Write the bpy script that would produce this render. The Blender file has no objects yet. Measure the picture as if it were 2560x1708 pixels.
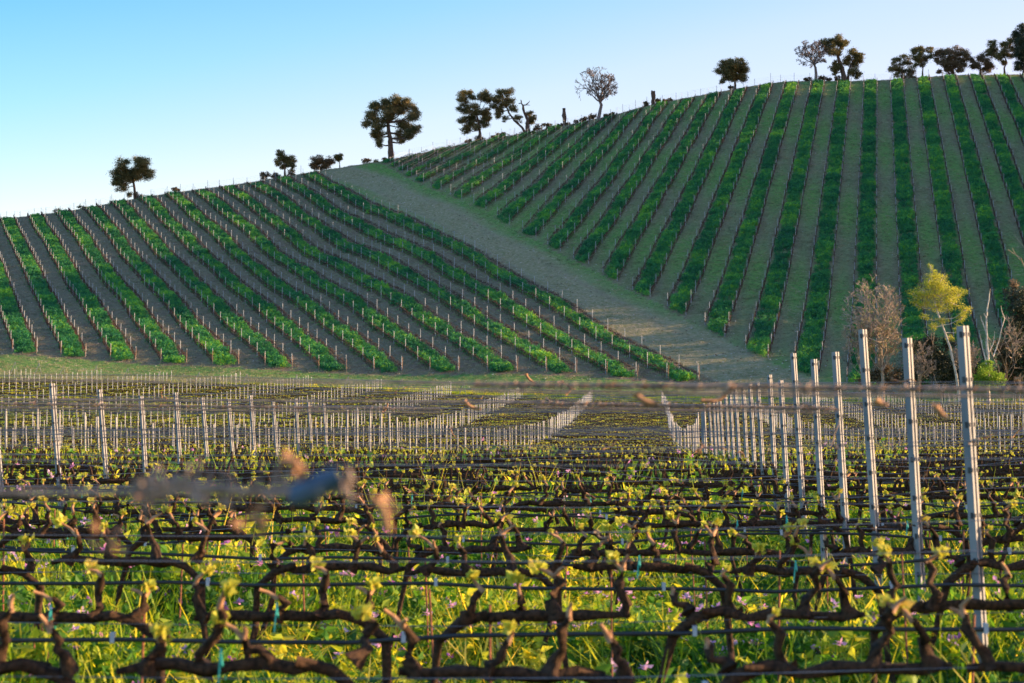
import bpy, math, random
import numpy as np
from mathutils import Vector, Matrix
R = math.radians
rng = np.random.default_rng(7)
random.seed(7)
SC = bpy.context.scene
COL = SC.collection

# ------------------------------------------------------------------ camera
F = 5000.0; CX, CY = 1280.0, 854.0; HORIZON = 1060.0; EYE = 1.6
PITCH = math.atan((HORIZON - CY) / F)
cam = bpy.data.cameras.new('camera'); camo = bpy.data.objects.new('camera', cam); COL.objects.link(camo)
cam.sensor_width = 36; cam.lens = F / 2560 * 36; cam.clip_start = 0.2; cam.clip_end = 3000
camo.location = (0, 0, EYE); camo.rotation_euler = (R(90) + PITCH, 0, 0)
cam.dof.use_dof = True; cam.dof.focus_distance = 32; cam.dof.aperture_fstop = 6.0
SC.camera = camo
# ------------------------------------------------------------------ sky and sun
SUN_AZ, SUN_EL = 3.0, 12.5     # degrees: azimuth from +X towards +Y, elevation
w = bpy.data.worlds.new('World'); SC.world = w; w.use_nodes = True
nt = w.node_tree; nt.nodes.clear()
sky = nt.nodes.new('ShaderNodeTexSky'); sky.sky_type = 'NISHITA'; sky.sun_disc = False
sky.sun_elevation = R(SUN_EL); sky.sun_rotation = R(90 - SUN_AZ)
sky.air_density = 1.0; sky.dust_density = 0.35; sky.ozone_density = 3.0; sky.altitude = 200
bg = nt.nodes.new('ShaderNodeBackground'); bg.inputs['Strength'].default_value = 0.15
wo = nt.nodes.new('ShaderNodeOutputWorld')
# deeper blue to the upper left, milky towards the horizon and the sun: a tint by direction
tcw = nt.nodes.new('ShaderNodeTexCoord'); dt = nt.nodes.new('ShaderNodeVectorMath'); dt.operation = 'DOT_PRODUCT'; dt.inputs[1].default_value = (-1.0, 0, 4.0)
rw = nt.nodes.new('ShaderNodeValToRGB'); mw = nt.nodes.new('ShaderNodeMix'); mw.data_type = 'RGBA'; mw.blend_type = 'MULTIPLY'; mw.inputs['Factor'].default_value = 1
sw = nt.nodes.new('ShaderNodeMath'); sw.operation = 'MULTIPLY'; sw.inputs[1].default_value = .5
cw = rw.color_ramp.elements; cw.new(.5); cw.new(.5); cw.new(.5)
for e_, (p_, c_) in zip(cw, [(.18, (1.0, .60, .54)), (.32, (.86, .62, .55)), (.43, (.54, .59, .54)), (.60, (.20, .48, .51)), (.95, (1.0, .98, .98))]): e_.position = p_; e_.color = (*c_, 1)  # last stop, overhead and out of frame, is brightened to lift the shade
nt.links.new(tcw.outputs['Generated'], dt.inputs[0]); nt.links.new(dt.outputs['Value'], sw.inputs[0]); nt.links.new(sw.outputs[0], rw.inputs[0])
gm = nt.nodes.new('ShaderNodeVectorMath'); gm.operation = 'SCALE'; gm.inputs['Scale'].default_value = 1.28
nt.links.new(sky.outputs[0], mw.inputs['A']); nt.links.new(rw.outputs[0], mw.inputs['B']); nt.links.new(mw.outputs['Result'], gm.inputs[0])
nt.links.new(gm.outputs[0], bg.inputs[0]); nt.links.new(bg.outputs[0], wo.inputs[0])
sun = bpy.data.lights.new('sun', 'SUN'); sun.energy = 5.0; sun.angle = R(0.5); sun.color = (1.0, 0.68, 0.37)
suno = bpy.data.objects.new('sun', sun); COL.objects.link(suno)
sdir = Vector((math.cos(R(SUN_EL)) * math.cos(R(SUN_AZ)), math.cos(R(SUN_EL)) * math.sin(R(SUN_AZ)), math.sin(R(SUN_EL))))
suno.rotation_euler = sdir.to_track_quat('Z', 'Y').to_euler(); suno.location = (60, 0, 80)
vs = SC.view_settings; vs.view_transform = 'Standard'; vs.look = 'None'; vs.exposure = 1.5; vs.gamma = 1
SC.render.film_transparent = False
SC.cycles.use_denoising = True; SC.cycles.max_bounces = 6; SC.cycles.transparent_max_bounces = 6
SC.cycles.sample_clamp_indirect = 4

# ------------------------------------------------------------------ helpers
def tag(o, label=None, cat=None, group=None, kind=None):
    if label: o['label'] = label
    if cat: o['category'] = cat
    if group: o['group'] = group
    if kind: o['kind'] = kind
    return o
def empty(name, loc=(0, 0, 0)):
    o = bpy.data.objects.new(name, None); COL.objects.link(o); o.location = loc; o.empty_display_size = .2
    return o
def copy_tree(o, parent=None):
    c = o.copy(); COL.objects.link(c)
    if parent: c.parent = parent
    for ch in list(o.children): copy_tree(ch, c)
    return c
class MB:
    def __init__(s): s.v = []; s.f = []; s.m = []; s.n = 0
    def add(s, v, f, m=0):
        b = s.n; s.v.append(np.asarray(v, float).reshape(-1, 3)); s.n += len(s.v[-1])
        s.f.extend([tuple(i + b for i in q) for q in f]); s.m.extend([m] * len(f))
    def box(s, c, d, m=0, rz=0):
        x, y, z = [q / 2 for q in d]
        v = np.array([(a, b, e) for e in (-z, z) for a, b in ((-x, -y), (x, -y), (x, y), (-x, y))])
        if rz:
            cs, sn = math.cos(rz), math.sin(rz); v = v @ np.array([[cs, sn, 0], [-sn, cs, 0], [0, 0, 1]])
        s.add(v + np.array(c), [(0, 3, 2, 1), (4, 5, 6, 7), (0, 1, 5, 4), (1, 2, 6, 5), (2, 3, 7, 6), (3, 0, 4, 7)], m)
    def tube(s, pts, rad, n=6, m=0, jit=0, rg=random):
        pts = [Vector(p) for p in pts]; k = len(pts)
        if not hasattr(rad, '__len__'): rad = [rad] * k
        V = []; up = Vector((.13, .2, 1)).normalized()
        for i, p in enumerate(pts):
            t = (pts[min(i + 1, k - 1)] - pts[max(i - 1, 0)])
            t = t.normalized() if t.length > 1e-9 else Vector((0, 0, 1))
            a = t.cross(up)
            if a.length < .1: a = t.cross(Vector((1, 0, 0)))
            a.normalize(); b = t.cross(a)
            for j in range(n):
                an = 2 * math.pi * j / n; r = rad[i] * (1 + (rg.uniform(-jit, jit) if jit else 0))
                V.append(p + (a * math.cos(an) + b * math.sin(an)) * r)
        Fc = [(i * n + j, i * n + (j + 1) % n, (i + 1) * n + (j + 1) % n, (i + 1) * n + j) for i in range(k - 1) for j in range(n)]
        Fc.append(tuple(range(n))); Fc.append(tuple((k - 1) * n + j for j in reversed(range(n))))
        s.add([tuple(q) for q in V], Fc, m)
    def leaf(s, c, size, m=0, rg=random, up=.5, long=1.5):
        d = Vector((rg.gauss(0, 1), rg.gauss(0, 1), rg.gauss(up, .8))).normalized()
        q = d.cross(Vector((rg.gauss(0, 1), rg.gauss(0, 1), rg.gauss(0, 1)))).normalized()
        c = Vector(c); L = d * size * long
        nn = d.cross(q) * size * .15
        v = [c, c + L * .35 + q * size * .45 + nn, c + L, c + L * .35 - q * size * .45 + nn]
        s.add([tuple(p) for p in v], [(0, 1, 2, 3)], m)
    def build(s, name, mats, parent=None, smooth=False, link=True):
        me = bpy.data.meshes.new(name)
        V = np.concatenate(s.v) if s.v else np.zeros((0, 3))
        me.from_pydata(V.tolist(), [], s.f)
        if not isinstance(mats, (list, tuple)): mats = [mats]
        for q in mats: me.materials.append(q)
        if len(mats) > 1: me.polygons.foreach_set('material_index', s.m)
        if smooth: me.polygons.foreach_set('use_smooth', [True] * len(s.f))
        me.update()
        o = bpy.data.objects.new(name, me)
        if link: COL.objects.link(o)
        if parent: o.parent = parent
        return o
def quads(name, V, mats, parent=None, mi=None):
    V = np.asarray(V, np.float32).reshape(-1, 3); n = len(V) // 4
    me = bpy.data.meshes.new(name); me.vertices.add(n * 4); me.vertices.foreach_set('co', V.ravel())
    me.loops.add(n * 4); me.loops.foreach_set('vertex_index', np.arange(n * 4, dtype=np.int32))
    me.polygons.add(n); me.polygons.foreach_set('loop_start', np.arange(0, n * 4, 4, dtype=np.int32))
    for q in (mats if isinstance(mats, (list, tuple)) else [mats]): me.materials.append(q)
    if mi is not None: me.polygons.foreach_set('material_index', np.asarray(mi, np.int32))
    me.update(calc_edges=True); me.validate()
    o = bpy.data.objects.new(name, me); COL.objects.link(o)
    if parent: o.parent = parent
    return o
def leaf_quads(P, size, long=1.5, flat=.0):
    """random leaf-shaped quads at the points P (N,3)"""
    n = len(P); d = rng.normal(size=(n, 3)); d[:, 2] += .3; d /= np.linalg.norm(d, axis=1)[:, None]
    q = np.cross(d, rng.normal(size=(n, 3))); q /= np.linalg.norm(q, axis=1)[:, None]
    sz = (size * rng.uniform(.6, 1.4, n))[:, None]
    return np.stack([P, P + d * sz * long * .4 + q * sz * .5, P + d * sz * long, P + d * sz * long * .4 - q * sz * .5], 1)
def pix(x, y, D):
    """world point at forward distance D seen at the photograph's pixel (x, y)"""
    c, s = math.cos(PITCH), math.sin(PITCH); u = CY - y
    dy = F * c - u * s; dz = F * s + u * c
    return Vector(((x - CX) / dy * D, D, EYE + dz / dy * D))
ORD = 'zeroth first second third fourth fifth sixth seventh eighth ninth tenth eleventh twelfth thirteenth fourteenth fifteenth sixteenth seventeenth eighteenth nineteenth twentieth'.split()
TENS = {2: 'twenty', 3: 'thirty', 4: 'forty', 5: 'fifty'}
def ordinal(n):
    if n <= 20: return ORD[n]
    t, u = divmod(n, 10)
    return (TENS[t] + '-' + ORD[u]) if u else {3: 'thirtieth', 4: 'fortieth', 5: 'fiftieth'}[t]

# ------------------------------------------------------------------ materials
def newmat(name):
    m = bpy.data.materials.new(name); m.use_nodes = True; n = m.node_tree.nodes; n.clear()
    return m, m.node_tree, n
def ramp(n, pts):
    r = n.new('ShaderNodeValToRGB'); e = r.color_ramp.elements
    while len(e) < len(pts): e.new(.5)
    for i, (p, c) in enumerate(pts): e[i].position = p; e[i].color = (*c, 1)
    return r
def solid(name, c1, c2, scale=20, rough=.7, metal=0, bump=0, detail=4, stretch=None, spec=.5):
    m, t, n = newmat(name); o = n.new('ShaderNodeOutputMaterial'); b = n.new('ShaderNodeBsdfPrincipled')
    tc = n.new('ShaderNodeTexCoord'); no = n.new('ShaderNodeTexNoise'); no.inputs['Scale'].default_value = scale; no.inputs['Detail'].default_value = detail
    if stretch:
        mp = n.new('ShaderNodeMapping'); mp.inputs['Scale'].default_value = stretch
        t.links.new(tc.outputs['Object'], mp.inputs[0]); t.links.new(mp.outputs[0], no.inputs[0])
    else: t.links.new(tc.outputs['Object'], no.inputs[0])
    r = ramp(n, [(.32, c1), (.68, c2)]); t.links.new(no.outputs[0], r.inputs[0]); t.links.new(r.outputs[0], b.inputs['Base Color'])
    b.inputs['Roughness'].default_value = rough; b.inputs['Metallic'].default_value = metal; b.inputs['Specular IOR Level'].default_value = spec
    if bump:
        bp = n.new('ShaderNodeBump'); bp.inputs['Strength'].default_value = bump; bp.inputs['Distance'].default_value = .01
        t.links.new(no.outputs[0], bp.inputs['Height']); t.links.new(bp.outputs[0], b.inputs['Normal'])
    t.links.new(b.outputs[0], o.inputs[0]); return m
def leafmat(name, cols, trans=.45, rough=.55, noise=0.0, by='random', spec=.3, warm=(1, 1, 1)):
    """leaf: Principled + translucent; colour varies per instance and with a world-space noise"""
    m, t, n = newmat(name); o = n.new('ShaderNodeOutputMaterial'); b = n.new('ShaderNodeBsdfPrincipled'); tr = n.new('ShaderNodeBsdfTranslucent')
    mx = n.new('ShaderNodeMixShader'); mx.inputs[0].default_value = trans
    r = ramp(n, [(i / max(1, len(cols) - 1), c) for i, c in enumerate(cols)])
    ge = n.new('ShaderNodeNewGeometry')
    no = n.new('ShaderNodeTexNoise'); no.inputs['Scale'].default_value = noise or .6; no.inputs['Detail'].default_value = 3
    t.links.new(ge.outputs['Position'], no.inputs[0])
    oi = n.new('ShaderNodeObjectInfo'); ad = n.new('ShaderNodeMath'); ad.operation = 'MULTIPLY_ADD'
    rnd = oi.outputs['Random'] if by == 'random' else ge.outputs['Random Per Island']
    t.links.new(rnd, ad.inputs[0]); ad.inputs[1].default_value = .65
    sb = n.new('ShaderNodeMath'); sb.operation = 'MULTIPLY_ADD'; sb.inputs[1].default_value = 1.6; sb.inputs[2].default_value = -.62
    t.links.new(no.outputs[0], sb.inputs[0]); t.links.new(sb.outputs[0], ad.inputs[2])
    t.links.new(ad.outputs[0], r.inputs[0]); t.links.new(r.outputs[0], b.inputs['Base Color'])
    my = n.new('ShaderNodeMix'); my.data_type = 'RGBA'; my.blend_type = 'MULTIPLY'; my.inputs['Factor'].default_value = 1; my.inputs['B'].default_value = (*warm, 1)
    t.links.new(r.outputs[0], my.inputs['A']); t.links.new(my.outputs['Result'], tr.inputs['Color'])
    b.inputs['Roughness'].default_value = rough; b.inputs['Specular IOR Level'].default_value = spec
    t.links.new(b.outputs[0], mx.inputs[1]); t.links.new(tr.outputs[0], mx.inputs[2]); t.links.new(mx.outputs[0], o.inputs[0]); return m
M = {}
M['bark'] = solid('vine_bark', (.012, .007, .004), (.070, .036, .019), 55, .9, bump=.9, stretch=(1, 1, 1), spec=.2)
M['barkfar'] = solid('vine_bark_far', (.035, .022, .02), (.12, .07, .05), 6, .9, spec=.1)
M['steel'] = solid('galvanised_steel', (.11, .12, .14), (.32, .30, .29), 6, .6, .0, stretch=(1, 1, .15))
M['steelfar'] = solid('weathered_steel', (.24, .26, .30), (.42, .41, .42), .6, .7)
M['slot'] = solid('post_slot', (.03, .03, .035), (.05, .05, .05), 20, .8)
M['hose'] = solid('black_hose', (.010, .011, .014), (.02, .021, .024), 8, .38)
M['clip'] = solid('grey_clip', (.30, .33, .38), (.4, .43, .48), 8, .5)
M['wire'] = solid('trellis_wire', (.16, .16, .18), (.26, .26, .29), 4, .45, .6)
M['rust'] = solid('rusty_iron', (.13, .045, .02), (.30, .11, .05), 50, .85, bump=.4)
M['cane'] = solid('dry_cane', (.20, .10, .05), (.42, .24, .13), 30, .8, spec=.2)
M['greycane'] = solid('weathered_cane', (.15, .12, .11), (.38, .28, .22), 30, .85, spec=.2)
M['tie'] = solid('teal_tie', (.02, .30, .24), (.03, .42, .33), 8, .5)
M['wood'] = solid('end_post_wood', (.20, .12, .08), (.36, .23, .16), 8, .9, stretch=(1, 1, .1), spec=.1)
M['bud'] = leafmat('young_vine_leaf', [(.30, .36, .03), (.66, .56, .05), (.46, .48, .06), (.70, .50, .10)], .5, noise=6, by='island')
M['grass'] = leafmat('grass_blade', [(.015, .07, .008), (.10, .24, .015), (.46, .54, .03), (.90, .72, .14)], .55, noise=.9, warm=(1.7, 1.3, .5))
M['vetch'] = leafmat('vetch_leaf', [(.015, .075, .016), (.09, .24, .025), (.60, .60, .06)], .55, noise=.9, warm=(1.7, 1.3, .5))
M['flower'] = leafmat('vetch_flower', [(.45, .12, .40), (.70, .28, .52), (.80, .50, .65), (.28, .16, .55)], .35, noise=4)
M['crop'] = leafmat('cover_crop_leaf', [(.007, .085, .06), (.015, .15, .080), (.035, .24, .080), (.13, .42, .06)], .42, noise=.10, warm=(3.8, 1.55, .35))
M['lowgrass'] = leafmat('low_grass', [(.08, .11, .04), (.17, .18, .08), (.30, .27, .14), (.44, .37, .25)], .35, noise=.15)
M['oak'] = leafmat('oak_leaf', [(.035, .05, .02), (.10, .10, .035), (.19, .15, .05), (.32, .21, .08)], .35, noise=.4, by='island')
M['bush'] = leafmat('bush_leaf', [(.06, .05, .025), (.14, .10, .05), (.26, .16, .08)], .3, noise=.4, by='island')
M['trunk'] = solid('oak_trunk', (.05, .035, .028), (.14, .09, .065), 3, .95, bump=.6, spec=.1)
M['twig'] = solid('grey_twig', (.10, .08, .075), (.22, .17, .15), 3, .9, spec=.1)
M['paletwig'] = solid('pale_twig', (.20, .15, .12), (.42, .33, .25), 3, .9, spec=.1)
M['birch'] = solid('pale_bark', (.34, .30, .25), (.62, .55, .46), 3, .8, spec=.2)
M['yleaf'] = leafmat('spring_leaf', [(.24, .30, .03), (.46, .46, .05), (.74, .62, .08)], .5, noise=.4, by='island')
M['gleaf'] = leafmat('bright_green_leaf', [(.10, .22, .02), (.22, .36, .03), (.34, .42, .05)], .45, noise=.6, by='island')
M['dark'] = leafmat('dark_shrub_leaf', [(.015, .03, .02), (.035, .05, .028), (.09, .085, .045)], .2, noise=.5, by='island')

# ------------------------------------------------------------------ terrain
# heights relative to the eye, by azimuth column (pixel) and forward distance
def zy(D, y): p = pix(1280, y, D); return p.z - EYE
SKY = [(-3000, 700), (-1200, 640), (0, 552), (150, 528), (330, 497), (545, 466), (763, 436), (850, 422), (970, 400), (1198, 354), (1394, 314),
       (1525, 292), (1634, 262), (1743, 240), (1852, 222), (1961, 208), (2070, 204), (2233, 199), (2397, 188), (2560, 184), (3000, 110), (3600, 60), (8000, 60)]
skx, skyv = np.array(SKY).T
ANC = {-3000: [(250, 945), (290, 923), (400, 790)], 0: [(200, 998), (250, 953), (290, 930), (400, 690)],
       580: [(200, 1013), (250, 965), (285, 943), (400, 655)], 836: [(200, 1023), (250, 973), (283, 950), (400, 633)],
       1089: [(200, 1036), (250, 987), (275, 963), (386, 594)], 1307: [(200, 1043), (245, 1007), (270, 968), (335, 730), (385, 572)],
       1525: [(200, 1048), (240, 1020), (262, 976), (296, 866), (345, 675)], 1700: [(200, 1050), (240, 1025), (258, 983), (271, 958), (315, 768)],
       2000: [(200, 1051), (240, 1027), (257, 993), (310, 780), (350, 620)], 2300: [(200, 1051), (240, 1027), (257, 998), (310, 795), (350, 592)],
       2560: [(200, 1051), (240, 1027), (257, 998), (310, 790), (350, 590)], 3000: [(200, 1050), (240, 1025), (257, 988), (310, 760), (350, 560)],
       3600: [(200, 1043), (240, 1015), (257, 958), (310, 700), (350, 500)], 8000: [(200, 1043), (240, 1015), (257, 958), (310, 700), (350, 500)]}
gD = np.arange(0, 1001, 2.0); gA = np.arange(-3000, 8001, 40.0)
cols = []
keys = sorted(ANC)
for a in keys:
    ys = np.interp(a, skx, skyv); zs = zy(500, ys)
    d = [0, 45, 52, 65, 90, 128, 160] + [q[0] for q in ANC[a]] + [500, 510, 522, 560, 700, 1000]
    z = [-1.6, -1.6, -1.72, -2.1, -2.3, -1.9, -1.05] + [zy(*q) for q in ANC[a]] + [zs, zs + .3, zs - 1.2, zs - 9, zs - 45, zs - 120]
    cols.append(np.interp(gD, d, z))
cols = np.array(cols)
Z = np.array([np.interp(gA, keys, cols[:, i]) for i in range(len(gD))])      # [D, A]
def blur(a, s, ax):
    k = np.arange(-int(3 * s) - 1, int(3 * s) + 2); g = np.exp(-k ** 2 / (2 * s * s)); g /= g.sum()
    p = [(0, 0), (0, 0)]; p[ax] = (len(k) // 2, len(k) // 2)
    return np.apply_along_axis(lambda v: np.convolve(v, g, 'valid'), ax, np.pad(a, p, mode='edge'))
Z += 20 * np.exp(-((gD - 378) / 40) ** 2)[:, None] * np.clip((gA - 2900) / 700, 0, 1)[None]  # unseen rise added beyond the right edge to keep sun off the right slope
keep = Z.copy(); Z = blur(Z, 2.2, 0); Z = blur(Z, 2.6, 1); Z[:20] = keep[:20]
want = np.array([zy(500, v) for v in np.interp(gA, skx, skyv)]) / 500     # slope of the line of sight to the skyline
for _ in range(3):
    have = (Z[150:] / gD[150:, None]).max(0); dz = (want - have) * 500
    Z += np.clip((gD[:, None] - 330) / 150, 0, 1) * dz[None]
def ground(X, Y):
    X = np.asarray(X, float); Y = np.asarray(Y, float); Ys = np.maximum(Y, 4.0)
    A = np.clip(CX + F * X / Ys, gA[0], gA[-1] - 1e-3); D = np.clip(Ys, 0, 999.9)
    i = (D / 2).astype(int); u = D / 2 - i; a = (A - gA[0]) / 40; j = a.astype(int); v = a - j
    z = (Z[i, j] * (1 - u) * (1 - v) + Z[i + 1, j] * u * (1 - v) + Z[i, j + 1] * (1 - u) * v + Z[i + 1, j + 1] * u * v)
    n = .06 * np.sin(X * .9 + Y * .35) * np.sin(Y * .71 - X * .23) + .05 * np.sin(X * 2.1 + 1.3) * np.sin(Y * 1.7)
    w_ = np.clip((D - 230) / 40, 0, 1)
    n += w_ * (.35 * np.sin(X * .11 + Y * .07) * np.sin(Y * .09 - X * .05 + 1))
    return z + EYE + n * np.clip((D - 2) / 10, .2, 1)
def gz(x, y): return float(ground(np.array([x]), np.array([y]))[0])
def on_ground(x, y, lo=200, hi=515):
    """first hit of the sight line through pixel (x, y) with the terrain"""
    Ds = np.arange(lo, hi, .5); P = [pix(x, y, d) for d in (lo, hi)]
    k = (P[1] - P[0]) / (hi - lo); X = P[0].x + k.x * (Ds - lo); Zr = P[0].z + k.z * (Ds - lo)
    h = np.nonzero(ground(X, Ds) >= Zr)[0]
    d = Ds[h[0]] if len(h) else 500.0
    q = pix(x, y, d); return Vector((q.x, d, gz(q.x, d)))
# row geometry on the hill
def left_x(k, Y): t = (500 - Y) / 200; return (-127 + 61.5 * t) + (6.8 + .4 * t) * k
def right_x(j, Y):
    j = np.asarray(j, float); s = (500 - Y) / 150; xt = 96.7 + 6.45 * j; xb = 69.4 + 7.2 * j - .9 * np.maximum(0, -9 - j) ** 2
    return xt + s * (xb - xt)
RB = np.array([(700, 395), (955, 405), (1040, 452), (1133, 492), (1209, 522), (1286, 575), (1351, 602), (1416, 640), (1487, 672), (1558, 715), (1640, 752), (1727, 800), (1819, 850), (1923, 900), (2040, 945), (2200, 972), (2560, 985), (4000, 985)])
PTH = np.array([(760, 418, 25), (860, 428, 32), (960, 470, 40), (1100, 535, 46), (1250, 620, 55), (1400, 712, 62), (1550, 800, 85), (1700, 880, 110), (1850, 938, 140), (2100, 975, 150)])
def project(X, Y, Zw):
    c, s = math.cos(PITCH), math.sin(PITCH); z = Zw - EYE
    dep = Y * c + z * s; up = -Y * s + z * c
    return CX + F * X / dep, CY - F * up / dep
LEND = lambda k: 303 - 2.9 * np.clip(k, -9, 12)      # lower end of the left block's rows
def soft(a, b, x): t = np.clip((x - a) / (b - a), 0, 1); return t * t * (3 - 2 * t)
def terrain_mesh():
    xs = np.concatenate([np.arange(-900, -170, 20), np.arange(-170, 176, .8), np.arange(180, 900, 20)])
    ys = np.concatenate([np.arange(-80, 2, 4), np.arange(2, 60, .8), np.arange(60, 250, 1.6), np.arange(250, 520, 1.1), np.arange(522, 620, 6), np.arange(625, 1000, 20)])
    X, Y = np.meshgrid(xs, ys); Zw = ground(X, Y)
    V = np.stack([X, Y, Zw], -1).reshape(-1, 3); nx, ny = len(xs), len(ys)
    me = bpy.data.meshes.new('ground'); me.vertices.add(len(V)); me.vertices.foreach_set('co', V.ravel().astype(np.float32))
    i, j = np.meshgrid(np.arange(ny - 1), np.arange(nx - 1), indexing='ij'); a = (i * nx + j).ravel()
    q = np.stack([a, a + 1, a + 1 + nx, a + nx], 1).astype(np.int32); n = len(q)
    me.loops.add(n * 4); me.loops.foreach_set('vertex_index', q.ravel()); me.polygons.add(n)
    me.polygons.foreach_set('loop_start', np.arange(0, n * 4, 4, dtype=np.int32)); me.polygons.foreach_set('use_smooth', np.ones(n, bool))
    # zones: R bare earth, G gravel track, B grass, A far-block soil
    px, py = project(X, np.maximum(Y, 1), Zw)
    t = (500 - Y) / 200; k = (X + 127 - 61.5 * t) / (6.8 + .4 * t)
    js = np.arange(-22, 14, .05); J = np.array([np.interp(X[r], right_x(js, ys[r]), js, left=-99, right=99) if 240 < ys[r] < 520 else np.full(nx, -99.) for r in range(ny)])
    hill = soft(255, 262, Y)
    inL = (k < 11.5) & (Y > LEND(k) - 3) & (Y < 499)
    inR = (py < np.interp(px, RB[:, 0], RB[:, 1]) + 6) & (Y > 262) & (Y < 499) & (k > 11.5) & (J > -21.5)
    fr = np.abs(((k) % 1) - .5) * 2      # 0 = middle of bare aisle, 1 = middle of green aisle
    frj = np.abs(((J) % 1) - .5) * 2
    bare = np.where(inL, .68 - .4 * soft(.42, .5, fr) * (1 - soft(.5, .58, fr)), 0)
    bare = np.where(inL & (fr < .25), .62, bare)
    bare = np.where(inR, .48 - .12 * np.sin(Y * .11 + J) - .15 * (1 - soft(.1, .45, frj)), bare)
    dist = np.full(X.shape, 9.)
    for (x0, y0, w0), (x1, y1, w1) in zip(PTH[:-1], PTH[1:]):
        dx, dy = x1 - x0, y1 - y0; u = np.clip(((px - x0) * dx + (py - y0) * dy) / (dx * dx + dy * dy), 0, 1)
        d_ = np.abs(px - x0 - u * dx) * .55 + np.abs(py - y0 - u * dy) * .9
        dist = np.minimum(dist, d_ / (w0 + (w1 - w0) * u))
    path = np.where(~inL & ~inR & (Y > 250) & (Y < 512), np.exp(-dist ** 2 * 1.2), 0)
    rut = np.where(path > 0, np.exp(-((dist - .42 - .05 * np.sin(Y * .08)) / .09) ** 2), 0); bare = np.maximum(bare, .55 * rut); path = path * (.82 + .18 * np.sin(Y * .21 + X * .3)) * (1 - .35 * rut)
    crest = soft(497, 500, Y)
    bare = np.maximum(bare, crest * .9)
    farb = soft(46, 50, Y) * (1 - soft(237, 243, Y))
    grass = np.clip(1 - bare - path, 0, 1) * hill + (1 - hill) * (1 - farb)
    C = np.stack([bare * hill, path, grass, farb], -1).reshape(-1, 4).astype(np.float32)
    me.update(calc_edges=True)
    at = me.color_attributes.new('zone', 'FLOAT_COLOR', 'POINT'); at.data.foreach_set('color', C.ravel())
    m, T, N = newmat('ground'); o = N.new('ShaderNodeOutputMaterial'); b = N.new('ShaderNodeBsdfPrincipled'); b.inputs['Roughness'].default_value = .95; b.inputs['Specular IOR Level'].default_value = .1
    A = N.new('ShaderNodeVertexColor'); A.layer_name = 'zone'; sp = N.new('ShaderNodeSeparateColor'); T.links.new(A.outputs[0], sp.inputs[0])
    ge = N.new('ShaderNodeNewGeometry')
    def noise(scale, det=5, rough=.6):
        q = N.new('ShaderNodeTexNoise'); q.inputs['Scale'].default_value = scale; q.inputs['Detail'].default_value = det; q.inputs['Roughness'].default_value = rough
        T.links.new(ge.outputs['Position'], q.inputs[0]); return q
    n1, n2, n3 = noise(.35, 8, .7), noise(1.6, 8, .75), noise(.07, 4)
    def rp(src, pts): r = ramp(N, pts); T.links.new(src.outputs[0], r.inputs[0]); return r.outputs[0]
    grassc = rp(n2, [(.3, (.05, .13, .03)), (.5, (.11, .21, .045)), (.7, (.26, .30, .09))])
    soilc = rp(n2, [(.3, (.08, .055, .035)), (.5, (.16, .11, .070)), (.72, (.30, .225, .15))])
    gravc = rp(n2, [(.30, (.08, .11, .035)), (.44, (.19, .18, .08)), (.56, (.28, .225, .135)), (.76, (.50, .41, .29))])
    farc = rp(n2, [(.3, (.06, .042, .040)), (.42, (.14, .09, .08)), (.50, (.14, .18, .045)), (.72, (.28, .34, .06))])
    dryc = rp(n1, [(.35, (.17, .155, .08)), (.6, (.32, .27, .17)), (.75, (.46, .40, .29))])
    def mix(f, a, b_):
        x = N.new('ShaderNodeMix'); x.data_type = 'RGBA'
        (T.links.new(f, x.inputs['Factor']) if not isinstance(f, float) else setattr(x.inputs['Factor'], 'default_value', f))
        T.links.new(a, x.inputs['A']); T.links.new(b_, x.inputs['B']); return x.outputs['Result']
    def fac(mask, src, gain=2.2):       # mask broken up by noise
        a = N.new('ShaderNodeMath'); a.operation = 'MULTIPLY_ADD'; T.links.new(src.outputs[0], a.inputs[0]); a.inputs[1].default_value = gain; a.inputs[2].default_value = -gain / 2 - .5
        c = N.new('ShaderNodeMath'); c.operation = 'MULTIPLY_ADD'; T.links.new(mask, c.inputs[0]); c.inputs[1].default_value = 2.0; T.links.new(a.outputs[0], c.inputs[2]); c.use_clamp = True; return c.outputs[0]
    g = mix(fac(sp.outputs[2], n1), dryc, grassc)
    g = mix(fac(sp.outputs[0], n1), g, soilc)
    g = mix(fac(sp.outputs[1], n1, 3.8), g, gravc)
    g = mix(A.outputs['Alpha'], g, farc)
    T.links.new(g, b.inputs['Base Color'])
    bp = N.new('ShaderNodeBump'); bp.inputs['Strength'].default_value = 1.0; bp.inputs['Distance'].default_value = .3
    T.links.new(n2.outputs[0], bp.inputs['Height']); T.links.new(bp.outputs[0], b.inputs['Normal'])
    T.links.new(b.outputs[0], o.inputs[0]); me.materials.append(m)
    ob = bpy.data.objects.new('ground', me); COL.objects.link(ob); tag(ob, kind='structure')
terrain_mesh()

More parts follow.
